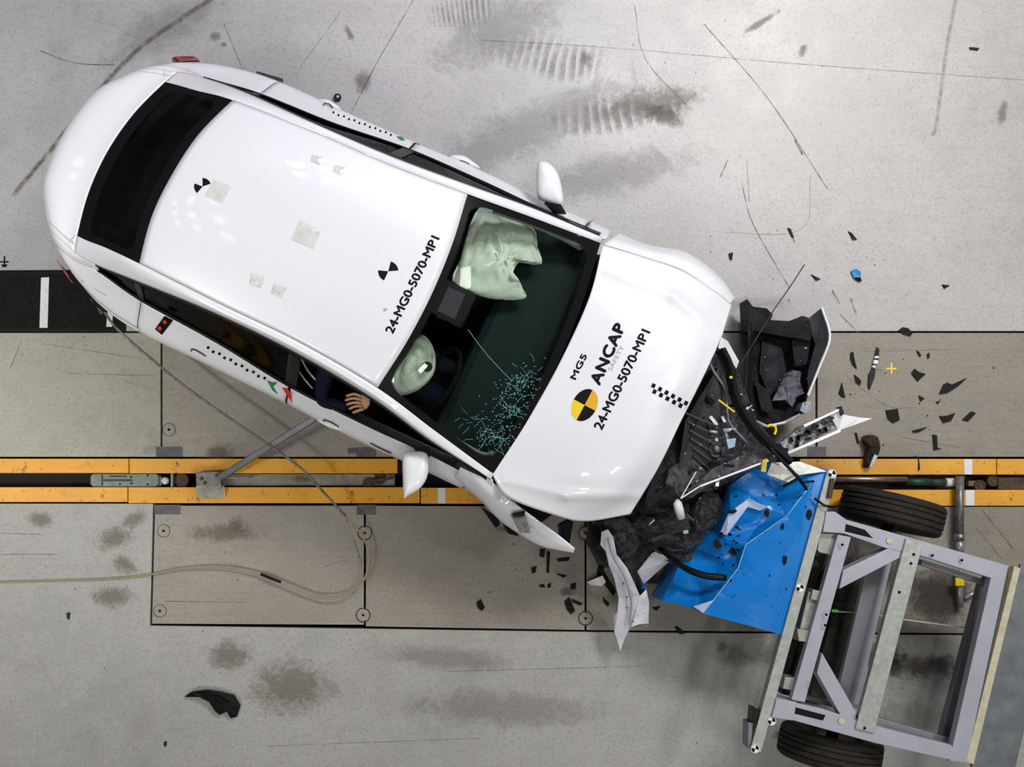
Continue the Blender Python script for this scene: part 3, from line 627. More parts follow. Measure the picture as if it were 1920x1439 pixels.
# door handles
for pts in ([(588, 188), (612, 186), (632, 197), (641, 208), (622, 206), (600, 198)], [(842, 293), (865, 291), (884, 301), (901, 316), (880, 312), (858, 303)],
            [(592, 786), (608, 798), (628, 806), (648, 808), (630, 798), (610, 788)], [(342, 648), (360, 664), (378, 675), (394, 678), (376, 664), (358, 652)]):
    v, f = dome(pts, .80, .018, 4, sub=3); mesh('door_handle', v, f, M_WHITE, CAR, smooth=True)
# door handle print marks and stickers on the flanks
def dashes(a, b, n, sz, alt=2.5):
    out = []
    dx, dy = b[0] - a[0], b[1] - a[1]; L_ = math.hypot(dx, dy); ux, uy = dx / L_, dy / L_
    for i in range(n):
        t = i / (n - 1); s = alt if i % 2 else -alt; cx, cy = a[0] + dx * t - uy * s, a[1] + dy * t + ux * s; h = sz / 2
        out.append([(cx - ux * h + uy * h, cy - uy * h - ux * h), (cx + ux * h + uy * h, cy + uy * h - ux * h), (cx + ux * h - uy * h, cy + uy * h + ux * h), (cx - ux * h - uy * h, cy - uy * h + ux * h)])
    return out
decal('checker_tape', dashes((390, 653), (496, 710), 11, 5, 1.2), M_INK, CAR, .003)
decal('checker_tape', dashes((625, 212), (733, 253), 12, 3.5, .8), M_INK, CAR, .003)
decal('check_sticker', [[(501, 713), (512, 717), (521, 716), (513, 725), (522, 740), (511, 732)], ], M_GRNP, CAR, .003, label='green arrow sticker')
decal('check_sticker', [[(529, 727), (540, 730), (546, 738), (548, 755), (537, 745)]], M_REDP, CAR, .003, label='red arrow sticker')
decal('check_sticker', [[(743, 256), (753, 257), (760, 264), (750, 263)]], M_GRNP, CAR, .003, label='green arrow sticker')
decal('check_sticker', [[(771, 268), (784, 270), (787, 273), (776, 273)]], M_REDP, CAR, .003, label='red arrow sticker')
g = G()
def ribbon_px(pts, w):
    out = []
    for a, b in zip(pts, pts[1:]):
        dx, dy = b[0] - a[0], b[1] - a[1]; l_ = math.hypot(dx, dy) or 1; nx, ny = -dy / l_ * w / 2, dx / l_ * w / 2
        out.append([(a[0] + nx, a[1] + ny), (b[0] + nx, b[1] + ny), (b[0] - nx, b[1] - ny), (a[0] - nx, a[1] - ny)])
    return out
for rb in ([(360, 658), (360, 653), (368, 655), (380, 662), (387, 667)], [(608, 789), (608, 785), (622, 790), (634, 797), (636, 800)], [(605, 200), (608, 196), (616, 198), (624, 205)], [(862, 301), (870, 303), (880, 308)], [(695, 829), (715, 839), (735, 848)]): decal('handle_marking', ribbon_px(rb, 1.8), M_INK, CAR, .012)
decal('lamp_box', [[(309, 592), (325, 600), (304, 628), (291, 617)]], M_INK, CAR, .004, label='black box with two red lamps')
decal('lamp_box_light', [circ(313, 599, 4.2, 12), circ(303, 612, 4.2, 12)], M_REDP, CAR, .03)
decal('panel_gap', ribbon_px([(1097, 425), (1112, 412)], 1.4) + ribbon_px([(130, 453), (142, 441)], 1.2) + ribbon_px([(150, 524), (200, 555)], 1) + ribbon_px([(308, 130), (308, 144)], 1) + ribbon_px([(864, 872), (864, 905)], 1.6), M_GREYINK, CAR, .003)
decal('windscreen_crack_edge', ribbon_px([(848, 858), (862, 864), (874, 862)], 1.5), M_INK, CAR, .003)

# lettering
def text_decal(name, body, m, cpx, along, up, length, height, bold=0.0, spacing=1.0, lift=.002):
    """text centred on pixel cpx; reading direction `along`, letters' tops towards `up`; length/height in pixels"""
    cu = bpy.data.curves.new('t', 'FONT'); cu.body = body; cu.size = 1; cu.space_character = spacing; cu.resolution_u = 4
    to = bpy.data.objects.new('t', cu); COL.objects.link(to); bpy.context.view_layer.update()
    me = to.to_mesh(); vs = [v.co.copy() for v in me.vertices]; fs = [tuple(p.vertices) for p in me.polygons]; to.to_mesh_clear(); bpy.data.objects.remove(to)
    x0, x1 = min(v.x for v in vs), max(v.x for v in vs); y0, y1 = min(v.y for v in vs), max(v.y for v in vs)
    al = Vector(along).normalized(); upv = Vector(up).normalized(); out = []
    for v in vs:
        a = ((v.x - x0) / (x1 - x0) - .5) * length; b_ = ((v.y - y0) / (y1 - y0) - .5) * height
        out.append(hit(cpx[0] + al.x * a + upv.x * b_, cpx[1] + al.y * a + upv.y * b_, lift))
    k = len(out); base = [out[i] for i in range(k)]; out = []; f3 = []
    for q_, (sx, sy) in enumerate(((-1, 0), (1, 0), (0, -1), (0, 1))):       # pen width
        for v in vs:
            a = ((v.x - x0) / (x1 - x0) - .5) * length + sx * bold; b_ = ((v.y - y0) / (y1 - y0) - .5) * height + sy * bold
            out.append(hit(cpx[0] + al.x * a + upv.x * b_, cpx[1] + al.y * a + upv.y * b_, lift + q_ * .00012))
        f3 += [tuple(i + q_ * k for i in q) for q in fs]
    fs = f3
    f2 = [q if (out[q[1]] - out[q[0]]).cross(out[q[2]] - out[q[1]]).z > 0 else tuple(reversed(q)) for q in fs]
    return mesh(name, out, f2, m, CAR)
for body, m_, c_, al_, ln_, ht_, sp_, sh_ in (('24-MG0-5070-MP1', M_INK, (773, 534), (86, -176), 199, 16, 1.0, .8), ('24-MG0-5070-MP1', M_INK, (1166, 712), (88, -178), 205, 17, 1.0, .8),
        ('ANCAP', M_INK, (1139, 664), (49, -112), 120, 20, 1.1, 1.5), ('SAFETY', M_GREYINK, (1155, 672), (24, -46), 51, 8, 1.1, .25), ('MG5', M_INK, (1085, 688), (22, -46), 50, 11, 1.05, .7)):
    text_decal('lettering', body, m_, c_, al_, (-.92, -.39), ln_, ht_, sh_, sp_)
# quadrant badge on bonnet
def quadrants(name, cx, cy, rx, ry, rot, mats, parent, lift=.002, fn=None):
    polys = []; fm = []
    for k in range(4):
        for s in range(6):
            a = k * math.pi / 2 + s * math.pi / 12
            pl = [(0, 0), (math.cos(a), math.sin(a)), (math.cos(a + math.pi / 12), math.sin(a + math.pi / 12))]
            polys.append([(cx + x * rx * math.cos(rot) - y * ry * math.sin(rot), cy + x * rx * math.sin(rot) + y * ry * math.cos(rot)) for x, y in pl]); fm.append(k)
    if fn:
        v = []; f = []
        for pl in polys:
            b = len(v); v += [fn(x, y) for x, y in pl]; f.append((b, b + 2, b + 1))
        return mesh(name, v, f, mats, parent, fm=fm)
    return decal(name, polys, mats, parent, lift, fm=fm)
quadrants('quadrant_badge', 1096, 760, 32, 23, math.radians(-62), [M_YEL2, M_INK, M_YEL, M_INK], CAR)
# roof target marks: two black sectors each
def sectors(cx, cy, r, a1, a2, w=.62):
    out = []
    for a in (a1, a2):
        a = math.radians(a); out.append([(cx, cy)] + [(cx + r * math.cos(a - w + 2 * w * i / 6), cy + r * math.sin(a - w + 2 * w * i / 6)) for i in range(7)])
    return out
decal('target_mark', sectors(728, 509, 19, 150, -40) , M_INK, CAR)
decal('target_mark', sectors(380, 350, 16, 165, -55), M_INK, CAR)
decal('print_dash', [[(718, 580), (725, 577), (726, 582), (720, 585)]], M_GREYINK, CAR)
sq = []
u_, w_ = (math.cos(.49), math.sin(.49)), (-math.sin(.49), math.cos(.49))
for i in range(12):
    for j in (0, 1):
        if (i + j) % 2: continue
        cx, cy = 1220 + u_[0] * (i + .5) * 6.9 - w_[0] * 0 + w_[0] * (j - .5) * 9, 726 + u_[1] * (i + .5) * 6.9 + w_[1] * (j - .5) * 9
        sq.append([(cx - 3.5 * u_[0] - 4 * w_[0], cy - 3.5 * u_[1] - 4 * w_[1]), (cx + 3.5 * u_[0] - 4 * w_[0], cy + 3.5 * u_[1] - 4 * w_[1]), (cx + 3.5 * u_[0] + 4 * w_[0], cy + 3.5 * u_[1] + 4 * w_[1]), (cx - 3.5 * u_[0] + 4 * w_[0], cy - 3.5 * u_[1] + 4 * w_[1])])
decal('checker_tape', sq, M_INK, CAR, .002)
# clear tape patches with lumps on the roof
def tape_patch(quad, n=6, h=.006):
    v = []; f = []
    for i in range(n + 1):
        for j in range(n + 1):
            a, b_ = i / n, j / n
            x = (quad[0][0] * (1 - a) + quad[1][0] * a) * (1 - b_) + (quad[3][0] * (1 - a) + quad[2][0] * a) * b_
            y = (quad[0][1] * (1 - a) + quad[1][1] * a) * (1 - b_) + (quad[3][1] * (1 - a) + quad[2][1] * a) * b_
            e_ = min(a, 1 - a, b_, 1 - b_); v.append(hit(x, y, .0015 + (h * min(1, e_ * 3.5) * (.5 + random.random() * .5) if e_ > 0 else 0)))
    for i in range(n):
        for j in range(n):
            k = i * (n + 1) + j; f.append((k, k + n + 1, k + n + 2, k + 1))
    f = [tuple(reversed(q)) for q in f] if (v[f[0][1]] - v[f[0][0]]).cross(v[f[0][2]] - v[f[0][1]]).z < 0 else f
    return mesh('tape_patch', v, f, M_TAPE, CAR, smooth=False, label='clear tape patch')
for qd in ([(562, 413), (602, 432), (588, 468), (546, 449)], [(400, 336), (434, 350), (416, 383), (384, 367)], [(470, 513), (497, 519), (490, 541), (468, 533)], [(513, 532), (538, 540), (528, 560), (508, 550)], [(585, 290), (608, 296), (600, 310), (582, 303)], [(628, 309), (650, 315), (640, 329), (623, 322)]):
    tape_patch(qd)
# cracks in the windscreen
cr_p = ribbon_px([(877, 618), (893, 640), (915, 668), (940, 695), (960, 715)], .8)
rnd = random.Random(5)
def crack(x, y, ang, ln, w, depth):
    global cr_p
    pts = [(x, y)]
    for k in range(int(ln / 6)):
        ang += rnd.uniform(-.5, .5); x += 6 * math.cos(ang); y += 6 * math.sin(ang)
        if rnd.random() < .75: pts.append((x, y))
        elif len(pts) > 1: cr_p += ribbon_px(pts, w * rnd.uniform(.5, 1)); pts = [(x, y)]
    if len(pts) > 1: cr_p += ribbon_px(pts, w)
for cx, cy, n_, ln in ((975, 715, 9, 42), (960, 770, 12, 50), (930, 830, 14, 45), (1005, 690, 4, 25), (880, 790, 6, 40), (905, 815, 8, 40)):
    for k in range(n_): crack(cx + rnd.uniform(-12, 12), cy + rnd.uniform(-14, 14), rnd.uniform(0, 6.28), rnd.uniform(.4, 1) * ln, .5, 0)
for k in range(260):
    t = rnd.random(); x, y = 985 - 60 * t + rnd.gauss(0, 16 + 12 * t), 700 + 140 * t + rnd.gauss(0, 16); a_ = rnd.uniform(0, 3.14); cr_p += ribbon_px([(x, y), (x + 3 * math.cos(a_), y + 3 * math.sin(a_))], .9)
cr_p = [p for p in cr_p if all(850 < x < 1100 and 600 < y < 880 and y < -1.9 * (x - 1056) + 655 and y > .70 * (x - 870) + 560 and y < .62 * (x - 730) + 745 for x, y in p)]
o = decal('glass_cracks', cr_p, mat('crack_teal', (.18, .46, .44), .3), CAR, .003); o['kind'] = 'stuff'; 
decal('sensor_cover', [[(841, 538), (872, 552), (852, 599), (820, 583)]], mat('sensor_cover', (.035, .032, .04), .7, spec=.2), CAR, .003)
# interior
def cbox(x0, x1, y0, y1, z0, z1, name, m, parent=CAR, bevel=.03, gg=None):
    g = gg or G(); top = [CW(x0, y0, z1), CW(x1, y0, z1), CW(x1, y1, z1), CW(x0, y1, z1)]; g.prism(top, z0)
    return g.obj(name, m, parent, bevel=bevel) if gg is None else None
cbox(-2.25, .95, -.80, .80, .22, .30, 'floor_pan', M_DARK)
cbox(-2.2, -1.55, -.55, .55, .80, .86, 'parcel_shelf', M_DARKGREY)
cbox(.38, .90, -.74, .74, .62, .90, 'dashboard', mat('dashboard_plastic', (.009, .019, .023), .6, spec=.2), bevel=.06)
for y in (-.36, .36):
    e = empty('s', CW(-.35, y, .3), None, None); e.name = 'front_seat'; e.parent = CAR; e.location = CW(-.35, y, .3) - origin(CAR)
    cbox(-.45, .05, y - .25, y + .25, .3, .55, 'seat_cushion', M_DARK, e); cbox(-.62, -.45, y - .25, y + .25, .4, 1.05, 'seat_back', M_DARK, e); cbox(-.66, -.54, y - .12, y + .12, 1.06, 1.22, 'head_rest', M_DARK, e)
cbox(-1.35, -.9, -.65, .65, .3, .55, 'rear_bench', M_DARK); cbox(-1.55, -1.38, -.62, .62, .4, 1.0, 'rear_backrest', M_DARKGREY)
for y0_, y1_ in ((-.80, -.60), (.60, .80)): cbox(-1.75, -1.0, y0_, y1_, .62, .84, 'arch_trim', M_DARK, bevel=.01)
cbox(-2.2, -1.3, -.60, .60, .50, .62, 'boot_floor', M_DARK, bevel=.01)
for y0_, y1_ in ((-.84, -.78), (.78, .84)): cbox(-1.0, .6, y0_, y1_, .3, .86, 'door_lining', M_DARKGREY, bevel=.01)
g = G(); g.tube(spline([P(741, 738, 1.22), P(790, 780, 1.12), P(850, 822, 1.04), P(905, 852, .98), P(925, 848, .96)], 14), .014, 8); g.obj('pillar_trim', mat('pillar_trim', (.42, .42, .40), .6), CAR, smooth=True)
g = G(); g.tube(spline([P(925, 397, 1.22), P(990, 420, 1.12), P(1050, 444, 1.02), P(1090, 466, .97)], 14), [.012] * 8 + [.018] * 7, 8); g.obj('pillar_trim', MATS['pillar_trim'], CAR, smooth=True)
g = G()
prof = [(.185 + .016 * math.cos(t * math.pi / 4), .016 * math.sin(t * math.pi / 4)) for t in range(8)]
ax = (CW(1, 0, -.5) - CW(0, 0, 0)); g.lathe(prof, CW(.30, -.37, .98), ax, n=32, closed=True); g.obj('steering_wheel', M_DARK, CAR, smooth=True)
g = G(); g.tube(spline([P(548, 665, 1.0), P(557, 690, 1.0), P(570, 710, .98), P(586, 729, .95)], 8), .005, 8); g.tube(spline([P(563, 668, 1.0), P(575, 692, 1.0), P(586, 706, .98), P(598, 719, .96)], 8), .006, 8)
g.obj('grab_trim', mat('pale_trim', (.5, .5, .52), .4), CAR, smooth=True)
# things behind the windscreen
v, f = dome([(897, 392), (925, 388), (960, 408), (1002, 430), (1008, 462), (1016, 496), (984, 487), (968, 498), (960, 520), (961, 541), (986, 553), (978, 562), (930, 562), (888, 552), (848, 527), (862, 488), (878, 430)], 1.0, .07, 12, .055, sub=3, seed=2)
mesh('passenger_airbag', v, f, M_BAG, CAR, smooth=True, label='large deflated pale airbag on the passenger side')
v, f = dome([(786, 629), (808, 643), (817, 672), (812, 704), (784, 732), (748, 742), (731, 722), (748, 672)], 1.06, .08, 10, .05, sub=3, seed=5)
mesh('driver_airbag', v, f, M_BAG, CAR, smooth=True, label='smaller deflated pale airbag on the driver side')
g = G(); g.lathe([(0, .02), (.028, .02), (.032, 0), (.02, -.02)], P(801, 688, 1.17), n=20); g.obj('airbag_vent', M_DARKGREY, CAR)
g = G(); g.prism([P(836, 544, 1.37), P(872, 556, 1.33), P(853, 603, 1.33), P(819, 592, 1.37)], lambda p: 1.27); g.obj('sensor_housing', mat('sensor_grey', (.05, .045, .055), .7), CAR)
# engine bay tub and broken front
g = G(); g.px([(925, 905), (1135, 500), (1330, 560), (1340, 660), (1290, 780), (1180, 955), (1090, 965), (1000, 950)], .62, .35); g.obj('engine_bay_tub', M_BAY, CAR)
g = G(); g.px([(1310, 660), (1350, 652), (1385, 700), (1420, 790), (1470, 850), (1440, 880), (1370, 920), (1345, 985), (1310, 1015), (1295, 1055), (1240, 1040), (1190, 1000), (1110, 985), (1110, 960), (1200, 900), (1280, 760)], .45, .12); g.obj('crushed_subframe', M_BAYD, CAR)
# lumps of the engine
def lump(name, pts, z0, h, m, amp=.03, label=None, parent=CAR, under=.6):
    v, f = dome(pts, z0, h, 5, amp, sub=2, under=under, seed=pts[0][0]); return mesh(name, v, f, m, parent, label=label)
lump('engine_block', [(1240, 830), (1290, 815), (1325, 870), (1300, 940), (1230, 965), (1190, 950)], .60, .14, M_BAY, .07)
lump('gearbox', [(1210, 940), (1290, 935), (1330, 985), (1290, 1040), (1225, 1020), (1180, 985)], .48, .12, M_BAYD, .07)
lump('battery_tray', [(1250, 880), (1300, 862), (1330, 900), (1295, 935), (1250, 930)], .70, .06, M_BAYG, .05)
lump('crumpled_housing', [(1120, 975), (1165, 965), (1200, 990), (1195, 1030), (1165, 1050), (1140, 1020)], .45, .08, M_BAYD, .08)
lump('crumpled_housing', [(1300, 930), (1345, 925), (1352, 960), (1330, 990), (1298, 1000)], .60, .06, M_BAYD, .07)
g = G(); g.prism([P(1347, 688, .80), P(1356, 720, .78), P(1352, 830, .74), P(1328, 872, .72), P(1272, 880, .74), P(1285, 790, .80)], .55)
RAD = g.obj('radiator_support', mat('purple_grey_panel', (.026, .024, .030), .45, spec=.3, var=.3, scale=9), CAR, bevel=.004)
g = G()
for k in range(7): g.bar(P(1300 + k * 3 - 14, 775 + k * 16, .805 - k * .01), P(1345 - k * 3, 800 + k * 16, .795 - k * .012), .010, .012)
g.obj('rib', M_DARKGREY, RAD)
g = G(); pts = spline([P(1352, 655, .82), P(1368, 690, .84), P(1378, 745, .84), P(1410, 800, .84), P(1450, 840, .84), P(1482, 868, .82)], 16)
g.tube(pts, .032, 4)
g.obj('front_cross_beam', M_BLACK, CAR, bevel=.004, label='bent black cross beam')
g = G(); pts = spline([P(1345, 660, .80), P(1362, 705, .82), P(1392, 780, .82), P(1432, 838, .83)], 12); g.tube(pts, .011, 8); g.obj('hose', M_DARKGREY, CAR, smooth=True)
g = G(); pts = spline([P(1330, 680, .78), P(1340, 700, .80), P(1362, 735, .80), P(1366, 790, .80), P(1400, 830, .80)], 12); g.tube(pts, .009, 8); g.obj('hose', mat('grey_hose', (.14, .14, .16), .4), CAR, smooth=True)
g = G(); g.lathe([(0, .03), (.02, .035), (.035, .01), (.05, .015), (.06, -.02), (.06, -.15)], P(1343, 843, .74), n=24); g.obj('strut_tower', M_DARKGREY, CAR, smooth=False)
g = G(); g.lathe([(0, .03), (.012, .02), (.018, 0)], P(1343, 841, .77), n=10); g.obj('strut_cap', M_HONEY, CAR)
g = G(); g.lathe([(0, .02), (.03, .015), (.036, -.03)], P(1334, 748, .80), n=18); g.obj('filler_cap', M_BLACK, CAR)
g = G(); g.prism([P(1352, 632, .78), P(1365, 640, .78), P(1386, 678, .76), P(1381, 692, .74), P(1364, 672, .76), P(1346, 652, .78)], .70); g.obj('headlamp_bracket', M_WHITE, CAR, bevel=.003, label='white bracket sliver')
g = G(); g.prism([P(1310, 903, .80), P(1335, 880, .80), P(1395, 852, .80), P(1412, 846, .80), P(1438, 866, .80), P(1420, 876, .78), P(1302, 925, .76), P(1286, 922, .76)], .70); g.obj('bumper_skin_panel', M_BAYG, CAR, bevel=.003, label='dusty grey bent panel with white edge')
g = G(); g.bar(P(1440, 864, .81), P(1312, 912, .80), .012, .02); g.bar(P(1312, 912, .80), P(1276, 935, .78), .008, .015); g.bar(P(1305, 885, .78), P(1276, 935, .78), .006, .012); g.obj('white_edge', M_WHITE, CAR)
g = G(); g.tube([P(1270, 938, .78), P(1270, 944, .79), P(1273, 955, .78), P(1278, 972, .76)], [.012, .028, .030, .024], 10); g.obj('washer_bottle', M_WTAPE, CAR, smooth=True, label='small white bottle')
g = G(); g.tube([P(1330, 809, .80), P(1345, 811, .80)], .009, 8); g.tube([P(1356, 807, .80), P(1380, 806, .80)], .013, 8); g.tube([P(1418, 790, .82), P(1438, 800, .83), P(1470, 793, .82), P(1500, 778, .80)], .010, 8); g.obj('pale_bracket', mat('pale_metal', (.42, .44, .46), .35, metal=.3, var=.4, scale=40), CAR, smooth=True)
g = G(); g.prism([P(1362, 824, .81), P(1380, 822, .81), P(1378, 838, .79), P(1366, 842, .79)], .76); g.obj('pale_blue_clip', mat('pale_blue', (.35, .50, .65), .4, var=.2, scale=30), CAR)
g = G(); g.prism([P(1236, 915, .72), P(1262, 898, .72), P(1270, 915, .72), P(1245, 938, .72)], .66); g.obj('copper_bracket', mat('dull_red_metal', (.07, .028, .030), .6, var=.4, scale=30), CAR)
g = G(); g.tube([P(1347, 750, .86), P(1377, 773, .86)], .006, 8); g.obj('yellow_dipstick', M_YEL, CAR, label='yellow rod')
g = G(); g.tube([P(1438, 800, .86), P(1445, 797, .86), P(1454, 800, .86), P(1455, 808, .86), P(1452, 815, .86)], .008, 8); g.obj('yellow_cable_loop', M_YEL, CAR, label='yellow loop')
g = G(); g.px([(1430, 863), (1439, 860), (1436, 886), (1427, 884)], .84, .80); g.obj('yellow_band', mat('dull_yellow', (.5, .42, .04), .5, var=.2, scale=30), CAR)
g = G(); g.lathe([(0, .01), (.009, .01), (.009, -.01)], P(1370, 708, .87), n=10); g.obj('yellow_cap', M_YEL, CAR)
for k in range(46):
    t = random.random(); x = 1215 + 205 * t + random.uniform(-25, 25); y = 990 - 190 * t + random.uniform(-75, 60); a_ = random.uniform(0, 3.14); ln = random.uniform(.03, .12); c_ = P(x, y, .62 + .22 * t)
    if not inside(x, y, [(1350, 690), (1385, 720), (1455, 850), (1350, 975), (1290, 1040), (1200, 1005), (1130, 985), (1235, 930), (1300, 790)]): continue
    d_ = Vector((math.cos(a_), math.sin(a_), random.uniform(-.3, .3))) * ln / 2; g = G(); g.bar(c_ - d_, c_ + d_, random.uniform(.006, .022), .008); g.obj('broken_bracket', random.choice((M_BLACK, M_BLACK, M_DARKGREY, M_BAYG, M_ALU, MATS['pale_metal'], M_BLACK)), CAR)
g = G(); g.px([(1108, 985), (1104, 1020), (1125, 1060), (1170, 1075), (1230, 1050), (1300, 1060), (1310, 1000), (1190, 975)], .30, .16); g.obj('undertray', M_BAYD, CAR)
g = G(); g.px([(1105, 983), (1125, 975), (1130, 1015), (1112, 1030)], .42, .30); g.obj('wheel_arch_scrap', M_DEBRIS, CAR); g = G(); g.px([(1050, 985), (1068, 975), (1075, 980), (1068, 1020), (1052, 1005)], .70, .55); g.obj('wheel_arch_scrap', M_DEBRIS, CAR)
g = G(); g.px([(958, 966), (983, 962), (996, 1000), (975, 1000)], .86, .835); g.obj('grey_scrap', mat('scrap_grey', (.12, .12, .11), .7, var=.5, scale=40), CAR, label='grey torn scrap on the wing')
g = G(); g.px([(960, 963), (985, 958), (983, 968), (965, 970)], .875, .86); g.obj('black_scrap', M_BLACK, CAR)
# road wheels under the body
def car_wheel(x, y, z=.31, yaw=0):
    ax = CW(x, y + 1, 0) - CW(x, y, 0); ax = Matrix.Rotation(yaw, 3, 'Z') @ ax; sgn = 1 if y > 0 else -1
    e = bpy.data.objects.new('road_wheel', None); COL.objects.link(e); e.parent = CAR; e.location = CW(x, y, z) - origin(CAR)
    g = G(); g.lathe([(.20, -.10), (.285, -.10), (.305, -.08), (.31, -.04), (.31, .04), (.305, .08), (.285, .10), (.20, .10)], CW(x, y, z), ax, 36, closed=True); g.obj('tyre', M_RUBBER, e, smooth=True)
    g = G(); g.lathe([(0, .03 * sgn), (.06, .04 * sgn), (.20, .075 * sgn), (.20, -.08 * sgn)], CW(x, y, z), ax, 24); g.obj('rim', M_STEEL, e, smooth=True)
for x, y, yw in ((-1.55, .72, 0), (-1.55, -.70, 0), (1.12, .76, .1), (1.05, -.72, -.5)): car_wheel(x, y, yaw=yw)
g = G(); g.px([(902, 950), (935, 972), (938, 985), (930, 990)], .35, .15); g.px([(945, 985), (970, 998), (972, 1006), (955, 1002)], .35, .15); g.obj('torn_arch_liner', M_DEBRIS, CAR)
# rear tow eye and hook
g = G(); g.tube([P(172, 560, .42), P(183, 572, .40), P(192, 588, .36)], .014, 8); g.obj('tow_hook', M_STEEL, CAR, smooth=True)
g = G(); g.px([(170, 548), (186, 553), (198, 572), (190, 582), (174, 572)], .44, .34); g.obj('bumper_bracket', M_BLACK, CAR)

# crash dummy (its hand shows through the open front window)
D = empty('crash_test_dummy', CW(-.3, -.36, .55), 'crash test dummy in the driver seat, tan hand at the open window', 'dummy')
def skin_mesh(name, pts, edges, m, parent, sub=2):
    off = origin(parent); me = bpy.data.meshes.new(name); me.from_pydata([Vector(p[:3]) - off for p in pts], edges, []); me.materials.append(m)
    o = bpy.data.objects.new(name, me); COL.objects.link(o); o.parent = parent
    sk = o.modifiers.new('skin', 'SKIN'); o.modifiers.new('sub', 'SUBSURF').levels = sub; o.modifiers['sub'].render_levels = sub
    for i, p in enumerate(pts): me.skin_vertices[0].data[i].radius = (p[3], p[3])
    me.skin_vertices[0].data[0].use_root = True; sk.use_smooth_shade = True; return o
def c4(x, y, z, r): p = CW(x, y, z); return (p.x, p.y, p.z, r)
def p4(px_, py_, z, r): p = P(px_, py_, z); return (p.x, p.y, p.z, r)
skin_mesh('torso', [c4(-.32, -.36, .62, .15), c4(-.37, -.36, .85, .15), c4(-.40, -.36, 1.02, .10), c4(-.40, -.36, 1.10, .055), c4(-.38, -.36, 1.20, .09), c4(-.37, -.36, 1.27, .085),
    c4(-.38, -.52, 1.00, .07), p4(600, 752, .92, .05), p4(655, 765, .93, .035), c4(-.38, -.20, 1.00, .07), c4(-.15, -.16, .84, .045), c4(.12, -.22, .90, .035), c4(-.05, -.45, .60, .09), c4(.3, -.45, .62, .06), c4(.5, -.45, .38, .045), c4(-.05, -.27, .60, .09), c4(.3, -.27, .62, .06), c4(.5, -.27, .38, .045)],
    [(0, 1), (1, 2), (2, 3), (3, 4), (4, 5), (2, 6), (6, 7), (7, 8), (2, 9), (9, 10), (10, 11), (0, 12), (12, 13), (13, 14), (0, 15), (15, 16), (16, 17)], M_NAVY, D)
hand = empty('h', (0, 0, 0), None, None); bpy.data.objects.remove(hand)
g = G(); v, f = dome([(674, 740), (690, 742), (694, 756), (686, 768), (674, 766), (668, 752)], .97, .022, 5, sub=3, under=1)
HN = mesh('hand', v, f, M_SKIN, D, smooth=True, label='tan vinyl hand')
for (a, b_, c_, r) in (((676, 743), (664, 739), (652, 742), .009), ((676, 749), (662, 747), (650, 750), .0095), ((678, 756), (664, 755), (653, 758), .0095), ((679, 762), (667, 762), (657, 766), .0085), ((682, 767), (672, 770), (664, 773), .0095)):
    g = G(); g.tube(spline([P(*a, .99), P(*b_, 1.0), P(*c_, .985), P(c_[0] - 2, c_[1] + 1, .955)], 9), [r, r, r * 1.03, r, r * .98, r, r * .97, r * .9, r * .8, r * .5], 10); g.obj('finger', M_SKIN, HN, smooth=True)

# cable from the rear of the car
def cable():
    e = empty('data_cable', P(500, 1090, 0), 'long thin cable trailing from the car rear in a loop over the floor', 'cable')
    a = [P(196, 585, .38), P(215, 612, .36), P(262, 655, .34), P(330, 712, .33), P(395, 760, .33), P(480, 818, .32), P(560, 875, .28), P(608, 925, .22), P(648, 968, .16)]
    b_ = [P(648, 968, .16), P(676, 1000, .12), P(690, 1035, .09), P(686, 1080, .07), P(662, 1110, .06), P(622, 1122, .06), P(585, 1116, .05), P(540, 1098, .05), P(490, 1078, .04), P(440, 1066, .035), P(390, 1063, .03), P(340, 1067, .025), P(280, 1078, .018), P(200, 1086, .012), P(100, 1089, .008), P(-40, 1093, .008), P(-250, 1100, .008)]
    g = G(); g.tube(spline(a, 70), .0085, 8); g.obj('ribbed_sleeve', M_SLEEVE, e, smooth=True, label='grey sleeved length')
    g = G(); g.tube(spline(b_, 120), .007, 8); g.obj('bare_cable', M_CABLE, e, smooth=True, label='tan bare length')
    g = G(); g.tube(spline([P(489, 1077, .042), P(508, 1085, .046), P(527, 1092, .05)], 6), .011, 8); g.obj('black_splice', M_BLACK, e, smooth=True)
cable()

# ------------------------------------------------------------------ moving trolley with the deformable barrier
T = empty('impact_trolley', P(1640, 1190, 0), 'grey metal frame trolley carrying a blue crushed barrier', 'trolley')
zt = .75
def part(name, pix, z1, z0, m, bev=.003, label=None, parent=T):
    g = G(); g.px(pix, z1, z0); return g.obj(name, m, parent, bevel=bev, label=label)
# face plate: sheared outline, tall and standing upright
g = G(); g.prism([P(1551, 884, zt), P(1570, 888, zt), P(1427, 1412, zt), P(1407, 1407, zt)], .67); g.obj('face_plate', M_GALV, T, bevel=.002)
part('side_flange', [(1558, 898), (1566, 898), (1560, 935), (1551, 935)], zt + .02, .6, M_RUST)
part('front_beam', [(1571, 1003), (1596, 1008), (1509, 1318), (1484, 1312)], zt + .002, .69, M_ALU)
part('top_side_beam', [(1549, 960), (1566, 960), (1587, 975), (1736, 1017), (1894, 1062), (1866, 1087), (1725, 1042), (1660, 1028), (1583, 1001), (1543, 998)], zt + .012, .69, M_ALU)
part('slot', [(1586, 983), (1622, 994), (1637, 1010), (1584, 997)], zt + .0135, zt + .010, M_DARK, 0)
part('rear_beam', [(1861, 1070), (1891, 1062), (1812, 1432), (1780, 1428)], zt + .010, .69, M_ALU)
part('bottom_side_beam', [(1456, 1309), (1493, 1319), (1542, 1330), (1642, 1362), (1784, 1398), (1806, 1431), (1640, 1394), (1489, 1352), (1446, 1345)], zt + .012, .69, M_ALU)
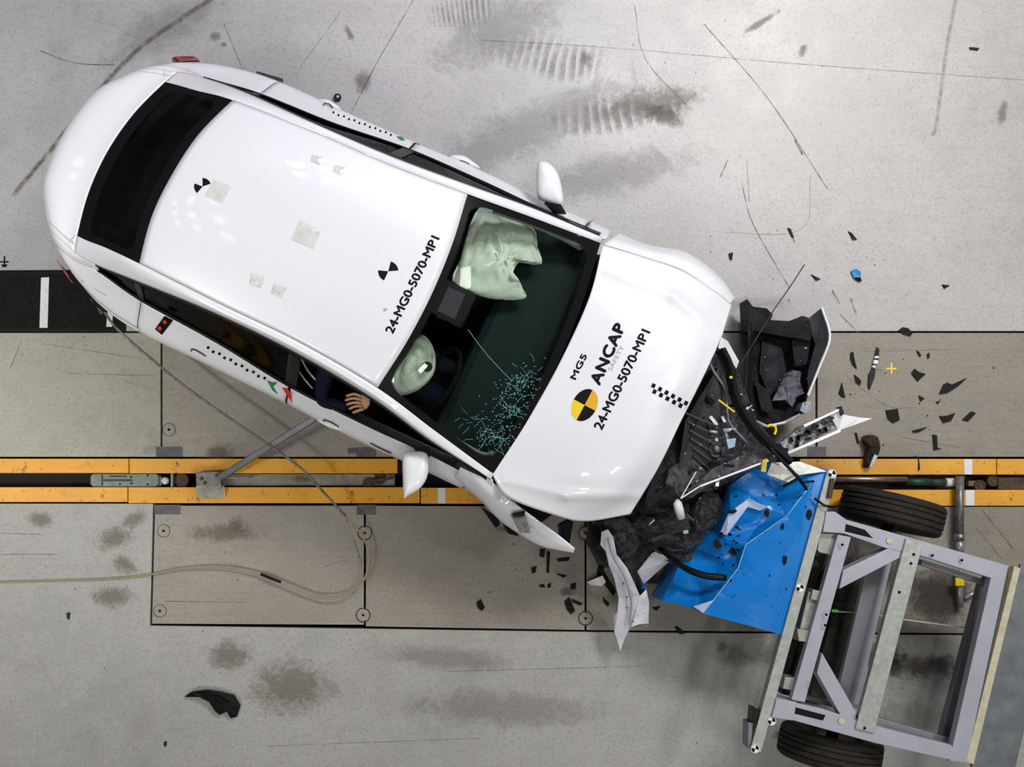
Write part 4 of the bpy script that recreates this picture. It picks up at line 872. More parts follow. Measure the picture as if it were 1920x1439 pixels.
part('slot', [(1492, 1327), (1548, 1342), (1543, 1352), (1490, 1339)], zt + .0135, zt + .010, M_DARK, 0)
part('brace', [(1655, 1022), (1693, 1035), (1690, 1045), (1574, 1105), (1581, 1070), (1664, 1030)], zt + .008, .66, M_ALU)
part('brace', [(1532, 1263), (1541, 1224), (1605, 1336), (1604, 1372), (1578, 1345)], zt + .008, .66, M_ALU)
part('lower_cross_member', [(1632, 1040), (1673, 1052), (1608, 1330), (1566, 1320)], .52, .47, M_ALUD)
part('upper_cross_member', [(1699, 1011), (1731, 1019), (1639, 1376), (1604, 1367)], zt + .03, .73, M_GALV)
part('lower_cross_member', [(1838, 1095), (1858, 1100), (1788, 1395), (1762, 1388)], .56, .50, mat('dull_steel', (.16, .17, .19), .4, metal=.5, var=.2, scale=6))
part('inner_side_rail', [(1730, 1050), (1855, 1090), (1853, 1100), (1727, 1060)], .60, .5, M_ALUD)
part('inner_side_rail', [(1500, 1300), (1600, 1330), (1600, 1338), (1500, 1310)], .58, .5, M_ALUD)
part('inner_side_rail', [(1640, 1345), (1780, 1385), (1780, 1395), (1640, 1357)], .60, .5, M_ALUD)
part('rear_edge_strip', [(1902, 1062), (1914, 1066), (1826, 1434), (1811, 1430)], zt + .012, .60, M_CREAM, label='cream edge strip')
part('rear_edge_channel', [(1891, 1064), (1902, 1062), (1811, 1430), (1803, 1426)], zt - .10, .58, M_DARKGREY)
part('rear_deck', [(1914, 1058), (1990, 1075), (1890, 1500), (1812, 1480)], zt - .005, zt - .03, M_GALVD, label='dark galvanised deck sheet')
for pix, z in (([(1538, 1000), (1572, 1002), (1563, 1042), (1532, 1035)], zt - .04), ([(1516, 1110), (1536, 1115), (1515, 1200), (1496, 1196)], zt - .06), ([(1495, 1180), (1525, 1185), (1520, 1205), (1498, 1203)], zt - .03), ([(1472, 1270), (1496, 1273), (1488, 1296), (1468, 1292)], zt - .05), ([(1524, 1106), (1542, 1110), (1538, 1128), (1520, 1124)], zt - .03)):
    part('mounting_bracket', pix, z, .55, mat('bracket_beige', (.30, .31, .28), .5, metal=.4, var=.25, scale=20))
part('junction_box', [(1468, 1312), (1494, 1318), (1487, 1352), (1447, 1346), (1455, 1316)], zt + .02, .60, M_ALU)
part('black_end_stop', [(1413, 1328), (1424, 1332), (1418, 1360), (1410, 1356)], zt - .01, .62, M_BLACK)
part('plate_lip', [(1403, 1356), (1412, 1356), (1409, 1404), (1402, 1404)], zt - .02, .6, M_GALVD)
g = G()
for x, y in ((1713, 1040), (1708, 1057), (1686, 1111), (1621, 1366), (1549, 1153), (1547, 1173), (1606, 1345), (1520, 1285), (1803, 1051), (1748, 1042), (1579, 1022)): g = G(); g.lathe([(0, .008), (.008, .008), (.009, 0)], P(x, y, zt + .03), n=8); g.obj('bolt_head', M_DARK, T)
for x, y in ((1667, 1014), (1577, 1352)):
    g = G(); g.lathe([(0, .010), (.020, .010), (.022, 0)], P(x, y, zt + .012), n=18); g.obj('white_cap', M_CREAM, T)
for x, y in ((1500, 1103), (1416, 1405), (1560, 889), (1447, 1353)):
    g = G(); g.lathe([(0, 0), (.028, 0), (.028, -.01)], P(x, y, zt + .006), n=20); o = g.obj('target_marker', M_WTAPE, T, label='black and white round target')
    quadrants('target_print', x, y, 7, 7, .3, [M_WTAPE, M_INK, M_WTAPE, M_INK], o, fn=lambda a, b_: P(a, b_, zt + .008))
part('shade_filler', [(1548, 1040), (1560, 1043), (1492, 1308), (1466, 1302)], .55, .30, M_BLACK)  # black block added to stand for dark chassis parts and shade behind the plate
part('shade_tray', [(1580, 1085), (1640, 1098), (1580, 1320), (1520, 1305)], .22, .12, mat('brown_black_shade', (.030, .026, .020), .7, var=.5, scale=12, spec=.2))  # dark tray added to stand for chassis parts and shade under the frame
g = G()
for k in range(16):
    x, y = random.uniform(1513, 1532), random.uniform(1032, 1070); g.box(P(x, y, .66 + random.random() * .05), (.03, .02, .02), Matrix.Rotation(random.random() * 3, 3, 'Z'))
g.obj('cable_clutter', M_BLACK, T)
for x, y in ((1851, 1087), (1882, 1100)):
    g = G(); g.lathe([(0, .02), (.022, .015), (.026, -.03)], P(x, y, .66), n=14); g.obj('blue_connector', M_BLUEDOT, T)
g = G(); g.tube([P(1558, 1147, .35), P(1620, 1150, .35), P(1700, 1163, .35), P(1812, 1178, .35)], .005, 6); g.obj('thin_rod', mat('pinkish_wire', (.5, .42, .38), .5), T)
g = G(); g.px([(1560, 1144), (1572, 1144), (1572, 1148), (1560, 1148)], .40, .35); g.obj('green_clip', mat('bright_green', (.02, .55, .05), .5), T)
# barrier
B = bpy.data.objects.new('deformable_barrier', None); COL.objects.link(B); B.parent = T; B.location = P(1450, 1030, .15) - origin(T); B['label'] = 'crushed blue sheet metal barrier block'
ctrl = {  # px, py, z
 'a': (1553, 881, .73), 'b': (1465, 1191, .73), 'c': (1438, 1183, .72), 'd': (1318, 1151, .69), 'e': (1300, 1140, .66), 'f': (1240, 1127, .52), 'g': (1262, 1085, .46), 'h': (1285, 1035, .40), 'i': (1300, 1000, .40), 'j': (1335, 990, .42),
 'k': (1345, 960, .50), 'l': (1368, 912, .56), 'm': (1400, 888, .62), 'n': (1438, 872, .66), 'o': (1482, 868, .70),
 'p': (1475, 968, .715), 'q': (1398, 1022, .70), 'r': (1384, 1066, .69), 'r2': (1350, 1110, .70), 's': (1404, 936, .70), 't': (1443, 955, .66), 'u': (1470, 915, .64), 'v': (1405, 925, .60), 'w': (1355, 1000, .60), 'x': (1340, 1060, .52), 'y': (1300, 1075, .50),
 'z': (1520, 910, .735), 'A': (1440, 890, .60), 'B': (1420, 985, .60), 'C': (1370, 960, .68), 'D': (1355, 1010, .64), 'E': (1378, 1040, .60), 'F': (1500, 1000, .73), 'G': (1430, 1100, .735), 'H': (1270, 1115, .56), 'I': (1310, 1105, .54), 'J': (1450, 925, .60), 'K': (1510, 890, .70)}
keys = list(ctrl); pts3 = [P(*ctrl[k]) for k in keys]
ol = 'a o n m l k j i h g f e d c b'.split(); edges = [(keys.index(ol[i]), keys.index(ol[(i + 1) % len(ol)])) for i in range(len(ol))]
edges += [(keys.index(a), keys.index(b_)) for a, b_ in (('a', 'z'), ('z', 'p'), ('p', 'q'), ('q', 'r'), ('r', 'r2'), ('r2', 'd'), ('s', 'C'), ('C', 'D'), ('s', 't'), ('t', 'p'))]
res = delaunay_2d_cdt([p.xy for p in pts3], edges, [], 1, 1e-5)
vz = [pts3[res[3][i][0]].z if res[3][i] else .65 for i in range(len(res[0]))]
bm = bmesh.new(); bv = [bm.verts.new((v.x, v.y, z)) for v, z in zip(res[0], vz)]
for f in res[2]:
    try: bm.faces.new([bv[i] for i in f])
    except ValueError: pass
bmesh.ops.subdivide_edges(bm, edges=bm.edges[:], cuts=4, use_grid_fill=True); bmesh.ops.recalc_face_normals(bm, faces=bm.faces[:])
for v in bm.verts:
    if not v.is_boundary:
        left = max(0, min(1, (P(1475, 0, .7).x - v.co.x) / .35)); v.co.z += (.004 + .014 * left) * noise.noise(v.co * 8) + .006 * left * noise.noise(v.co * 25)
bmesh.ops.smooth_vert(bm, verts=[v for v in bm.verts if not v.is_boundary], factor=.5, use_axis_z=True)
bmesh.ops.smooth_vert(bm, verts=[v for v in bm.verts if not v.is_boundary], factor=.5, use_axis_z=True)
bm.verts.index_update(); vv = [v.co.copy() for v in bm.verts]; ff = [[v.index for v in f.verts] for f in bm.faces]
be = [(e.verts[0].index, e.verts[1].index) for e in bm.edges if e.is_boundary]; bm.free()
if (vv[ff[0][1]] - vv[ff[0][0]]).cross(vv[ff[0][2]] - vv[ff[0][0]]).z < 0: ff = [f[::-1] for f in ff]
n0 = len(vv); mp = {}
for a, b_ in be:
    for i in (a, b_):
        if i not in mp: mp[i] = len(vv); vv.append(Vector((vv[i].x, vv[i].y, .16)))
    ff.append([a, b_, mp[b_], mp[a]])
mesh('blue_cladding', vv, ff, M_BLUE, B)
M_EDGE_HL = mat('blue_edge_highlight', (.25, .52, .78), .3, var=.3, scale=40)  # lighter blue for tubes that draw the highlights along the crease edges
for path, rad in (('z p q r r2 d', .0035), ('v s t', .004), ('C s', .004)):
    g = G(); g.tube([P(ctrl[k][0], ctrl[k][1], ctrl[k][2] + .002) for k in path.split()], rad, 5); g.obj('crease_highlight', M_EDGE_HL, B, smooth=True, label='pale crease, edge highlight put into its colour')
g = G(); g.add([P(1401, 938, .712), P(1440, 950, .69), P(1425, 958, .675), P(1402, 951, .70), P(1362, 1004, .665), P(1350, 1000, .63), P(1366, 962, .685)], [(0, 3, 2, 1), (0, 6, 3), (6, 5, 4, 3)]); g.obj('fold_highlight', mat('blue_fold_highlight', (.42, .50, .72), .25, var=.2, scale=10), B, solid=.003, label='pale bright fold, gloss highlight put into its colour')  # pale sheet with the gloss highlight of the fold painted in
g = G(); g.add([P(1318, 1150, .70), P(1340, 1125, .705), P(1300, 1138, .67)], [(0, 1, 2)]); g.obj('fold_highlight', MATS['blue_fold_highlight'], B, solid=.003)
# torn open tongue of bare metal
g = G(); g.add([P(1447, 868, .735), P(1500, 866, .735), P(1550, 884, .745), P(1500, 891, .745), P(1478, 905, .72), P(1455, 903, .68), P(1438, 890, .70)], [(0, 6, 5, 4, 3), (0, 3, 2, 1)]); g.obj('torn_bare_metal', M_HONEY, B, label='torn silver metal tongue', solid=.003)
# trolley wheels
def tr_wheel(cx, cy, ang, side):
    z = .335; c = P(cx, cy, z); a = math.radians(ang); ax = Vector((math.sin(a), math.cos(a), 0))
    e = bpy.data.objects.new('trolley_wheel', None); COL.objects.link(e); e.parent = T; e.location = c - origin(T)
    pr = [(.20, -.085), (.27, -.105), (.310, -.102), (.328, -.088), (.334, -.066), (.334, -.062), (.324, -.060), (.324, -.052), (.335, -.050), (.336, -.022), (.325, -.020), (.325, -.012), (.336, -.010), (.336, .018), (.325, .020), (.325, .028), (.335, .030), (.334, .050), (.324, .052), (.324, .060), (.334, .062), (.328, .088), (.310, .102), (.27, .105), (.20, .085)]
    g = G(); g.lathe(pr, c, ax, 72, closed=True); g.obj('tyre', M_RUBBER, e, smooth=False)
    g = G(); s = side; g.lathe([(0, .02 * s), (.05, .03 * s), (.07, -.01 * s), (.17, .01 * s), (.20, .07 * s), (.20, -.08 * s)], c, ax, 32); g.obj('rim', mat('rusty_rim', (.10, .07, .05), .6, metal=.5, var=.4, scale=20), e, smooth=True)
    g = G(); g.tube([c, c - ax * .22 * side], .04, 14); g.obj('hub', M_BLACK, e, smooth=True)
tr_wheel(1672, 960, 14.6, 1); tr_wheel(1556, 1402, 10.5, -1)

# ------------------------------------------------------------------ large torn-off parts
W1 = empty('torn_wheel_arch_liner', P(1475, 690, 0), 'large black torn bumper shell standing beside the wreck, upper right', 'car part')
g = G(); g.prism([P(1401, 560, .30), P(1412, 575, .30), P(1438, 578, .32), P(1450, 590, .30), P(1445, 600, .30), P(1480, 602, .32), P(1505, 592, .32), P(1530, 600, .34), P(1520, 640, .3), P(1404, 620, .30)], .10); g.obj('upper_flap', M_LINER, W1, bevel=.006)
rowsW = [[(1404, 600, .35), (1440, 608, .22), (1490, 605, .20), (1520, 596, .25), (1541, 577, .42)],
         [(1402, 650, .33), (1440, 650, .14), (1490, 650, .12), (1528, 640, .22), (1556, 632, .42)],
         [(1398, 700, .32), (1435, 705, .12), (1480, 705, .12), (1510, 695, .20), (1537, 685, .38)],
         [(1400, 745, .36), (1430, 755, .18), (1470, 760, .18), (1500, 755, .20), (1515, 742, .36)],
         [(1420, 782, .42), (1440, 798, .30), (1468, 792, .30), (1490, 785, .28), (1502, 778, .32)]]
WG = [[P(*p) for p in r] for r in rowsW]
def crum(p, u, v): return p + Vector((0, 0, .030 * noise.noise(p * 7) + .012 * noise.noise(p * 22)))
patch('shell', WG, 0, 4, 0, 4, 36, 36, M_LINER, W1, func=crum, bvh=False, solid=.006)
g = G(); edge = spline([P(1541, 577, .44), P(1556, 632, .44), P(1537, 687, .41), P(1515, 742, .38)], 16)
g.tube(edge, .009, 6)
g.obj('painted_rim', M_WHITE, W1, label='white painted edge')
g = G(); g.add([P(1541, 577, .43), P(1556, 632, .43), P(1515, 742, .37), P(1514, 700, .30), P(1529, 645, .30), P(1512, 600, .32)], [(0, 5, 4, 1), (1, 4, 3, 2)]); g.obj('inner_face', mat('grey_primer', (.11, .11, .125), .4, var=.6, scale=5), W1, solid=.003)
g = G(); g.prism([P(1472, 702, .30), P(1486, 694, .33), P(1502, 697, .34), P(1500, 716, .32), P(1508, 738, .33), P(1494, 744, .30), P(1486, 764, .31), P(1472, 750, .28), P(1448, 752, .27), P(1460, 728, .28)], lambda p: p.z - .02); g.obj('lilac_panel', mottle('lilac_grey', (.03, .028, .035), (.20, .19, .24), (.34, .33, .38), 16), W1)
for poly in ([(1425, 640, .16), (1462, 655, .16), (1470, 700, .16), (1440, 745, .18), (1420, 700, .18)], [(1412, 715, .2), (1438, 735, .18), (1446, 775, .26), (1424, 772, .34)], [(1480, 640, .17), (1516, 636, .22), (1508, 684, .2), (1486, 690, .16)]):
    g = G(); g.prism([P(*p) + Vector((0, 0, .05)) for p in poly], lambda p: p.z - .01); g.obj('torn_flap', mottle('flap_plastic', (.006, .006, .008), (.022, .020, .027), (.10, .095, .12), 12) if 'flap_plastic' not in bpy.data.materials else bpy.data.materials['flap_plastic'], W1)
g = G(); g.prism([P(1505, 755, .34), P(1521, 752, .34), P(1520, 770, .34), P(1510, 776, .33), P(1500, 770, .33)], .2); g.obj('end_tab', M_ALU, W1)
g = G(); g.tube(spline([P(1508, 497, .30), P(1480, 540, .32), P(1452, 580, .35), P(1420, 632, .35), P(1400, 665, .40), P(1385, 690, .5)], 20), .004, 6); tag(g.obj('loose_wire', M_DARKGREY, smooth=True), 'thin loose wire reaching from the torn black shell across the floor', 'wire')
W2 = empty('torn_crash_beam', P(1540, 805, 0), 'white torn beam pointing right, above the yellow rail', 'car part')
g = G(); g.prism([P(1462, 832, .50), P(1505, 800, .50), P(1556, 776, .48), P(1572, 800, .48), P(1476, 848, .50)], .38); g.obj('chipped_channel', M_CHIP, W2, bevel=.004)
g = G(); g.bar(P(1475, 850, .53), P(1572, 808, .51), .016, .06); g.bar(P(1505, 800, .53), P(1577, 766, .50), .014, .05); g.obj('folded_edge', M_WHITE, W2)
g = G(); g.add([P(1556, 778, .48), P(1577, 764, .52), P(1582, 778, .49), P(1610, 783, .47), P(1636, 785, .46), P(1600, 798, .47), P(1572, 808, .50)], [(0, 6, 5, 3, 2, 1), (3, 5, 4)]); g.obj('pointed_end', M_WHITE, W2, solid=.004)
g = G(); g.prism([P(1574, 763, .54), P(1579, 762, .54), P(1583, 776, .54), P(1578, 780, .54)], .48); g.obj('end_cap', M_BLACK, W2)
g = G()
for k in range(26):
    t = random.random(); x = 1470 + t * 95 + random.uniform(-4, 4); y = 838 - t * 48 + random.uniform(-9, 9); g.box(P(x, y, .51), (.03 * random.random() + .01, .02, .012), Matrix.Rotation(random.random() * 3, 3, 'Z'))
g.obj('soot_patch', M_BLACK, W2)
W3 = empty('torn_bumper_trim', P(1185, 1100, 0), 'white ragged bumper piece hanging down below the engine bay', 'car part')
g = G()
bp_ = [(1128, 998, .58), (1140, 993, .59), (1150, 1008, .57), (1156, 1040, .52), (1176, 1066, .44), (1190, 1095, .38), (1200, 1118, .36), (1212, 1106, .36), (1217, 1130, .34), (1216, 1170, .30), (1199, 1171, .30), (1184, 1176, .28), (1172, 1196, .22), (1163, 1222, .18), (1158, 1204, .20), (1152, 1185, .22), (1150, 1156, .24), (1158, 1148, .28), (1160, 1122, .32), (1152, 1085, .42), (1142, 1062, .46), (1136, 1035, .52), (1126, 1022, .55)]
g.prism([P(*p) for p in bp_], lambda p: p.z - .012); g.obj('bumper_skin', mat('scuffed_white', (.62, .63, .70), .35, var=.15, scale=12, bump=.6, bscale=5), W3)
g = G(); g.tube(spline([P(1140, 1010, .595), P(1150, 1045, .54), P(1172, 1085, .45), P(1184, 1130, .36), P(1180, 1172, .30)], 14), .007, 5); g.obj('folded_ridge', M_ALU, W3)
g = G(); g.prism([P(1195, 1072, .30), P(1222, 1038, .32), P(1240, 1028, .32), P(1266, 1040, .30), P(1256, 1053, .30), P(1207, 1096, .26)], lambda p: .27 if p.y < -1 else .24); g.obj('white_flap', mat('scuffed_white', (.6,) * 3), W3, bevel=.003)
g = G(); g.prism([P(1100, 1092, .06), P(1130, 1080, .06), P(1136, 1092, .06), P(1128, 1100, .06), P(1108, 1098, .06)], .02); g.obj('small_white_shard', M_WTAPE, W3)
g = G(); g.prism([P(1175, 1060, .30), P(1182, 1058, .30), P(1212, 1115, .24), P(1203, 1124, .24)], .16); g.obj('black_backing', M_BLACK, W3)
g = G(); g.px([(1202, 1096), (1212, 1092), (1212, 1112), (1204, 1118)], .24, .22); g.obj('blue_smear', M_BLUE, W3)
g = G(); g.tube(spline([P(1232, 1026, .42), P(1252, 1042, .55), P(1285, 1066, .66), P(1322, 1080, .72), P(1362, 1084, .74)], 14), [.010, .012, .013, .015, .018, .018, .019, .020, .022, .022, .022, .022, .022, .022, .020], 10); tag(g.obj('black_hose', M_BLACK, smooth=True), 'thick black hose lying over the blue barrier', 'hose')
g = G(); g.tube(spline([P(1440, 835, .86), P(1470, 868, .86), P(1500, 900, .84), P(1512, 918, .78)], 8), .011, 8); g.tube([P(1500, 905, .80), P(1526, 903, .78)], .007, 6); g.tube([P(1468, 913, .76), P(1496, 898, .79)], .008, 6); tag(g.obj('bent_bracket', M_BLACK, smooth=True), 'forked black bracket lying over the barrier near trolley corner', 'car part')
g = G(); g.tube([P(1527, 935, .77), P(1545, 948, .79), P(1562, 952, .79)], .008, 6); tag(g.obj('black_strut_scrap', M_BLACK, smooth=True), 'short black rod across the top of the trolley face plate', 'debris')

# ------------------------------------------------------------------ broken bits
def shard_geo(outline, z, th, m, tilt=.0):
    g = G(); base = [P(x, y, z) for x, y in outline]; c = sum(base, Vector()) / len(base)
    g.prism([p + Vector((0, 0, th + tilt * (p.x - c.x))) for p in base], z); return g
big = [([(1760, 740), (1768, 722), (1775, 718), (1784, 722), (1812, 709), (1795, 725), (1775, 738)], 'largest black pointed shard at right, above the yellow rail'),
 ([(1708, 700), (1714, 692), (1722, 698), (1735, 702), (1728, 708), (1720, 716), (1712, 706)], 'star shaped black shard right of the yellow cross'),
 ([(1660, 770), (1682, 767), (1686, 788), (1674, 794), (1664, 786)], 'square black shard above the brown clump'),
 ([(1594, 662), (1599, 660), (1602, 678), (1606, 692), (1599, 686), (1594, 674)], 'thin curved black shard nearest the torn shell'),
 ([(1601, 703), (1608, 708), (1614, 715), (1612, 723), (1604, 716)], 'small leaf shaped black shard below the curved one'),
 ([(1572, 738), (1578, 718), (1580, 728), (1584, 746), (1578, 745)], 'hooked black shard beside the white beam tip'),
 ([(1760, 781), (1775, 780), (1790, 775), (1782, 790), (1768, 794)], 'black and grey folded shard above the upper rail'),
 ([(1803, 788), (1820, 772), (1829, 775), (1814, 791)], 'flat black framed shard farthest right above the rail'),
 ([(1748, 815), (1756, 817), (1757, 840), (1764, 842), (1750, 845)], 'boot shaped black shard above the rail'),
 ([(1710, 808), (1738, 801), (1722, 811), (1712, 812)], 'thin wedge shard lying flat left of the boot shaped one'),
 ([(1722, 742), (1733, 748), (1725, 753)], 'small triangle shard below the star shaped one'),
 ([(1684, 620), (1692, 614), (1702, 616), (1710, 626), (1706, 631), (1692, 627)], 'rounded dark shard on the floor seam at upper right'),
 ([(1718, 658), (1722, 660), (1727, 668), (1723, 669)], 'tiny dark sliver, left one of two above the star shaped shard'),
 ([(1738, 664), (1742, 662), (1742, 672), (1738, 672)], 'tiny dark sliver, right one of two above the star shaped shard'),
 ([(1602, 812), (1606, 812), (1610, 832), (1607, 832)], 'slim black sliver between white beam and brown clump'),
 ([(1754, 754), (1762, 752), (1758, 758)], 'tiny shard under the largest pointed one'),
 ([(1590, 434), (1597, 438), (1606, 450), (1598, 450)], 'black shard above the blue clip at top right'),
 ([(1476, 428), (1482, 430), (1488, 446), (1484, 444)], 'brown sliver above the thin loose wire'),
 ([(1520, 515), (1538, 524), (1530, 527)], 'dark chip right of the end of the loose wire'),
 ([(1366, 476), (1374, 474), (1372, 488), (1368, 487)], 'dark chip above the bulged front wing corner'),
 ([(1766, 534), (1780, 536), (1770, 542)], 'lone dark chip on the pale floor at right'),
 ([(1817, 89), (1835, 91), (1833, 95), (1818, 93)], 'small black strip on the bright floor at top right'),
 ([(1702, 885), (1716, 855), (1722, 862), (1724, 880), (1716, 892), (1706, 895)], 'black cone shaped debris standing on the right upper rail'),
 ([(893, 1130), (902, 1124), (909, 1140), (903, 1146), (896, 1140)], 'black oval shard alone below the car'),
 ([(1058, 1128), (1068, 1120), (1078, 1146), (1070, 1152), (1062, 1142)], 'long black shard left of the lower floor anchor'),
 ([(1072, 1123), (1092, 1132), (1088, 1136), (1074, 1130)], 'thin black splinter touching the long shard below wing'),
 ([(1128, 1040), (1135, 1060), (1125, 1085), (1118, 1078), (1122, 1060)], 'black jagged strip left of the ragged white bumper piece'),
 ([(1130, 1068), (1154, 1110), (1150, 1118), (1134, 1098)], 'black triangular strip along the ragged white bumper piece'),
 ([(996, 1065), (1006, 1062), (1004, 1074), (998, 1076)], 'round black chip below the torn wing'),
 ([(1012, 1030), (1022, 1030), (1020, 1046), (1012, 1044)], 'dark square chip just below the torn wing'),
 ([(1025, 1035), (1031, 1035), (1029, 1075), (1025, 1074)], 'narrow grey strip pointing down below the torn wing'),
 ([(1044, 1048), (1068, 1046), (1066, 1052), (1046, 1054)], 'short row of black crumbs beside the grey strip'),
 ([(1042, 1076), (1062, 1080), (1056, 1084)], 'grey brown sliver below the torn wing tip'),
 ([(1010, 1098), (1020, 1096), (1022, 1102), (1014, 1102)], 'small curved black chip, left of two below the sliver'),
 ([(1027, 1096), (1033, 1094), (1032, 1103), (1027, 1103)], 'small square black chip, right of two below the sliver'),
 ([(1070, 1096), (1080, 1094), (1078, 1106), (1070, 1104)], 'black fleck at the left of the small white shard'),
 ([(1130, 1120), (1142, 1132), (1140, 1138), (1132, 1130)], 'black splinter pair left of the pale ragged piece'),
 ([(1222, 1140), (1238, 1138), (1230, 1146)], 'dark chip between pale ragged piece and the blue barrier'),
 ([(1264, 1177), (1270, 1175), (1284, 1188), (1274, 1190)], 'bow shaped dark chip beneath the blue barrier on the seam'),
 ([(125, 1150), (132, 1148), (130, 1163), (127, 1160)], 'tiny dark chip at lower left of the floor'),
 ([(308, 1392), (313, 1390), (312, 1400), (308, 1399)], 'tiny dark chip near the bottom edge at left')]
for ol_, lb in big:
    g = shard_geo(ol_, .001, .010, M_DEBRIS, .05); o = g.obj('plastic_shard', M_DEBRIS); tag(o, lb, 'debris', 'broken plastic shards on the floor')
# the black torn piece at lower left
g = G(); g.prism([P(345, 1308, .03), P(358, 1299, .05), P(385, 1296, .07), P(410, 1300, .07), P(438, 1306, .05), P(450, 1325, .04), P(444, 1345, .03), P(432, 1348, .03), P(425, 1335, .05), P(412, 1342, .04), P(402, 1334, .05), P(392, 1318, .06), P(372, 1308, .04)], .001)
g.prism([P(372, 1303, .085), P(405, 1306, .09), P(430, 1318, .07), P(405, 1322, .07)], .03); tag(g.obj('plastic_shard', M_DEBRIS, bevel=.004), 'large torn black piece lying alone at lower left', 'debris')
# stripy probe, blue clip, brown clump
e = empty('striped_probe', P(1640, 690, 0), 'slim black and white banded spike left of the yellow cross', 'debris')
g = G(); g.prism([P(1645, 651, .02), P(1649, 656, .02), P(1648, 668, .02), P(1641, 668, .02)], .001); g.prism([P(1637, 690, .02), P(1642, 692, .02), P(1640, 708, .02), P(1631, 731, .02), P(1629, 722, .02), P(1630, 702, .02)], .001); g.prism([P(1640, 672, .022), P(1648, 672, .022), P(1645, 684, .022), P(1638, 684, .022)], .001); g.obj('black_band', M_BLACK, e)
g = G(); g.prism([P(1641, 668, .024), P(1648, 668, .024), P(1647, 672, .024), P(1640, 672, .024)], .001); g.prism([P(1639, 675, .028), P(1647, 676, .028), P(1645, 683, .028), P(1638, 682, .028)], .001); g.prism([P(1637, 685, .024), P(1642, 686, .024), P(1641, 690, .024), P(1636, 689, .024)], .001); g.obj('white_band', M_WTAPE, e)
e = empty('blue_clip', P(1604, 514, 0), 'small bright blue clip on the floor at upper right', 'debris')
g = G(); g.prism([P(1596, 508, .02), P(1606, 504, .03), P(1615, 510, .03), P(1614, 520, .02), P(1602, 522, .02)], .001); g.obj('clip', mat('cyan_plastic', (.02, .25, .55), .35), e, bevel=.003)
g = G(); g.prism([P(1603, 520, .025), P(1614, 521, .025), P(1616, 527, .02), P(1610, 527, .02)], .001); g.obj('foot', M_DARK, e)
e = empty('wire_clump', P(1632, 848, 0), 'brown and black clump of broken wiring above the upper rail', 'debris')
v, f = dome([(1614, 822), (1628, 816), (1646, 820), (1648, 842), (1640, 862), (1628, 878), (1618, 872), (1622, 850), (1624, 836)], .03, .05, 5, .05, sub=2, seed=9, under=.4); mesh('clump', v, f, mottle('brown_black_clump', (.012, .010, .010), (.06, .035, .022), (.2, .18, .19), 30), e)
g = G(); g.prism([P(1640, 852, .10), P(1646, 856, .10), P(1636, 874, .08), P(1630, 876, .08)], .05); g.obj('white_tag', M_WTAPE, e)

# small fragments; each rests on what lies under it
bpy.context.view_layer.update(); deps = bpy.context.evaluated_depsgraph_get()
def ground_at(px_, py_):
    d = (P(px_, py_, 0) - CAM).normalized(); ok, loc, nrm, idx, ob, mt = S.ray_cast(deps, CAM, d)
    return (loc, nrm) if ok else (P(px_, py_, 0), Vector((0, 0, 1)))
PROTO = []
for k in range(7):
    n = random.randint(4, 7); me = bpy.data.meshes.new('fragment'); out = []
    for i in range(n):
        a = i * 2 * math.pi / n + random.uniform(-.3, .3); r = random.uniform(.45, 1); out.append(Vector((r * math.cos(a), r * math.sin(a) * .6, 0)))
    vs = [p + Vector((0, 0, .35 + .25 * random.random())) for p in out] + out
    me.from_pydata(vs, [], [tuple(range(n)), tuple(reversed(range(n, 2 * n)))] + [(i, n + i, n + (i + 1) % n, (i + 1) % n) for i in range(n)]); PROTO.append(me)
def scatter(region, n, smin, smax, mats, label, group, name='plastic_fragment', cat='debris'):
    xs = [p[0] for p in region]; ys = [p[1] for p in region]; k = 0
    ms = []
    for m, cn in mats:
        for pm in PROTO[:4]:
            c = pm.copy(); c.materials.append(m); ms.append((c, cn))
    spots = []
    while len(spots) < n:
        x, y = random.uniform(min(xs), max(xs)), random.uniform(min(ys), max(ys))
        if inside(x, y, region): spots.append((x, y, *ground_at(x, y)))
    for x, y, loc, nrm in spots:
        q_ = random.uniform(.6, 1); sz = random.uniform(smin, smax); s = sz * q_ / 290; me, cn = random.choice(ms)
        near = min(label[1], key=lambda t: (t[0] - x) ** 2 + (t[1] - y) ** 2)
        o = bpy.data.objects.new(name, me); COL.objects.link(o); o.location = loc + nrm * .001
        o.rotation_euler = (nrm.to_track_quat('Z', 'Y').to_matrix() @ Matrix.Rotation(random.random() * 6.28, 3, 'Z')).to_euler(); o.scale = (s, s, s * .7)
        side = ('left of ' if x < near[0] else 'right of ') if abs(x - near[0]) > abs(y - near[1]) else ('above ' if y < near[1] else 'below ')
        tag(o, ('larger ' if sz > (smin + smax) / 2 else 'tiny ') + cn + ' ' + label[0] + ' ' + side + near[2], cat, group)
BK, RS, WT, BL, GY, LG = (M_DEBRIS, 'black'), (M_RUST, 'brown'), (M_WTAPE, 'white'), (M_BLUE, 'blue'), (M_DARKGREY, 'dark grey'), (M_ALU, 'light grey')
DG = (M_BAYG, 'dusty grey')
BAY = [(1350, 640), (1378, 690), (1462, 858), (1350, 975), (1300, 1050), (1180, 1000), (1110, 985), (1230, 930), (1300, 780)]
BAYM = [(1362, 762, 'the yellow rod'), (1343, 843, 'the strut tower'), (1447, 805, 'the yellow loop'), (1370, 890, 'the white edge'), (1273, 955, 'the white bottle'), (1245, 915, 'the dull red bracket'), (1138, 1005, 'the bumper piece'), (1370, 708, 'the yellow cap'), (1240, 1035, 'the hose start')]
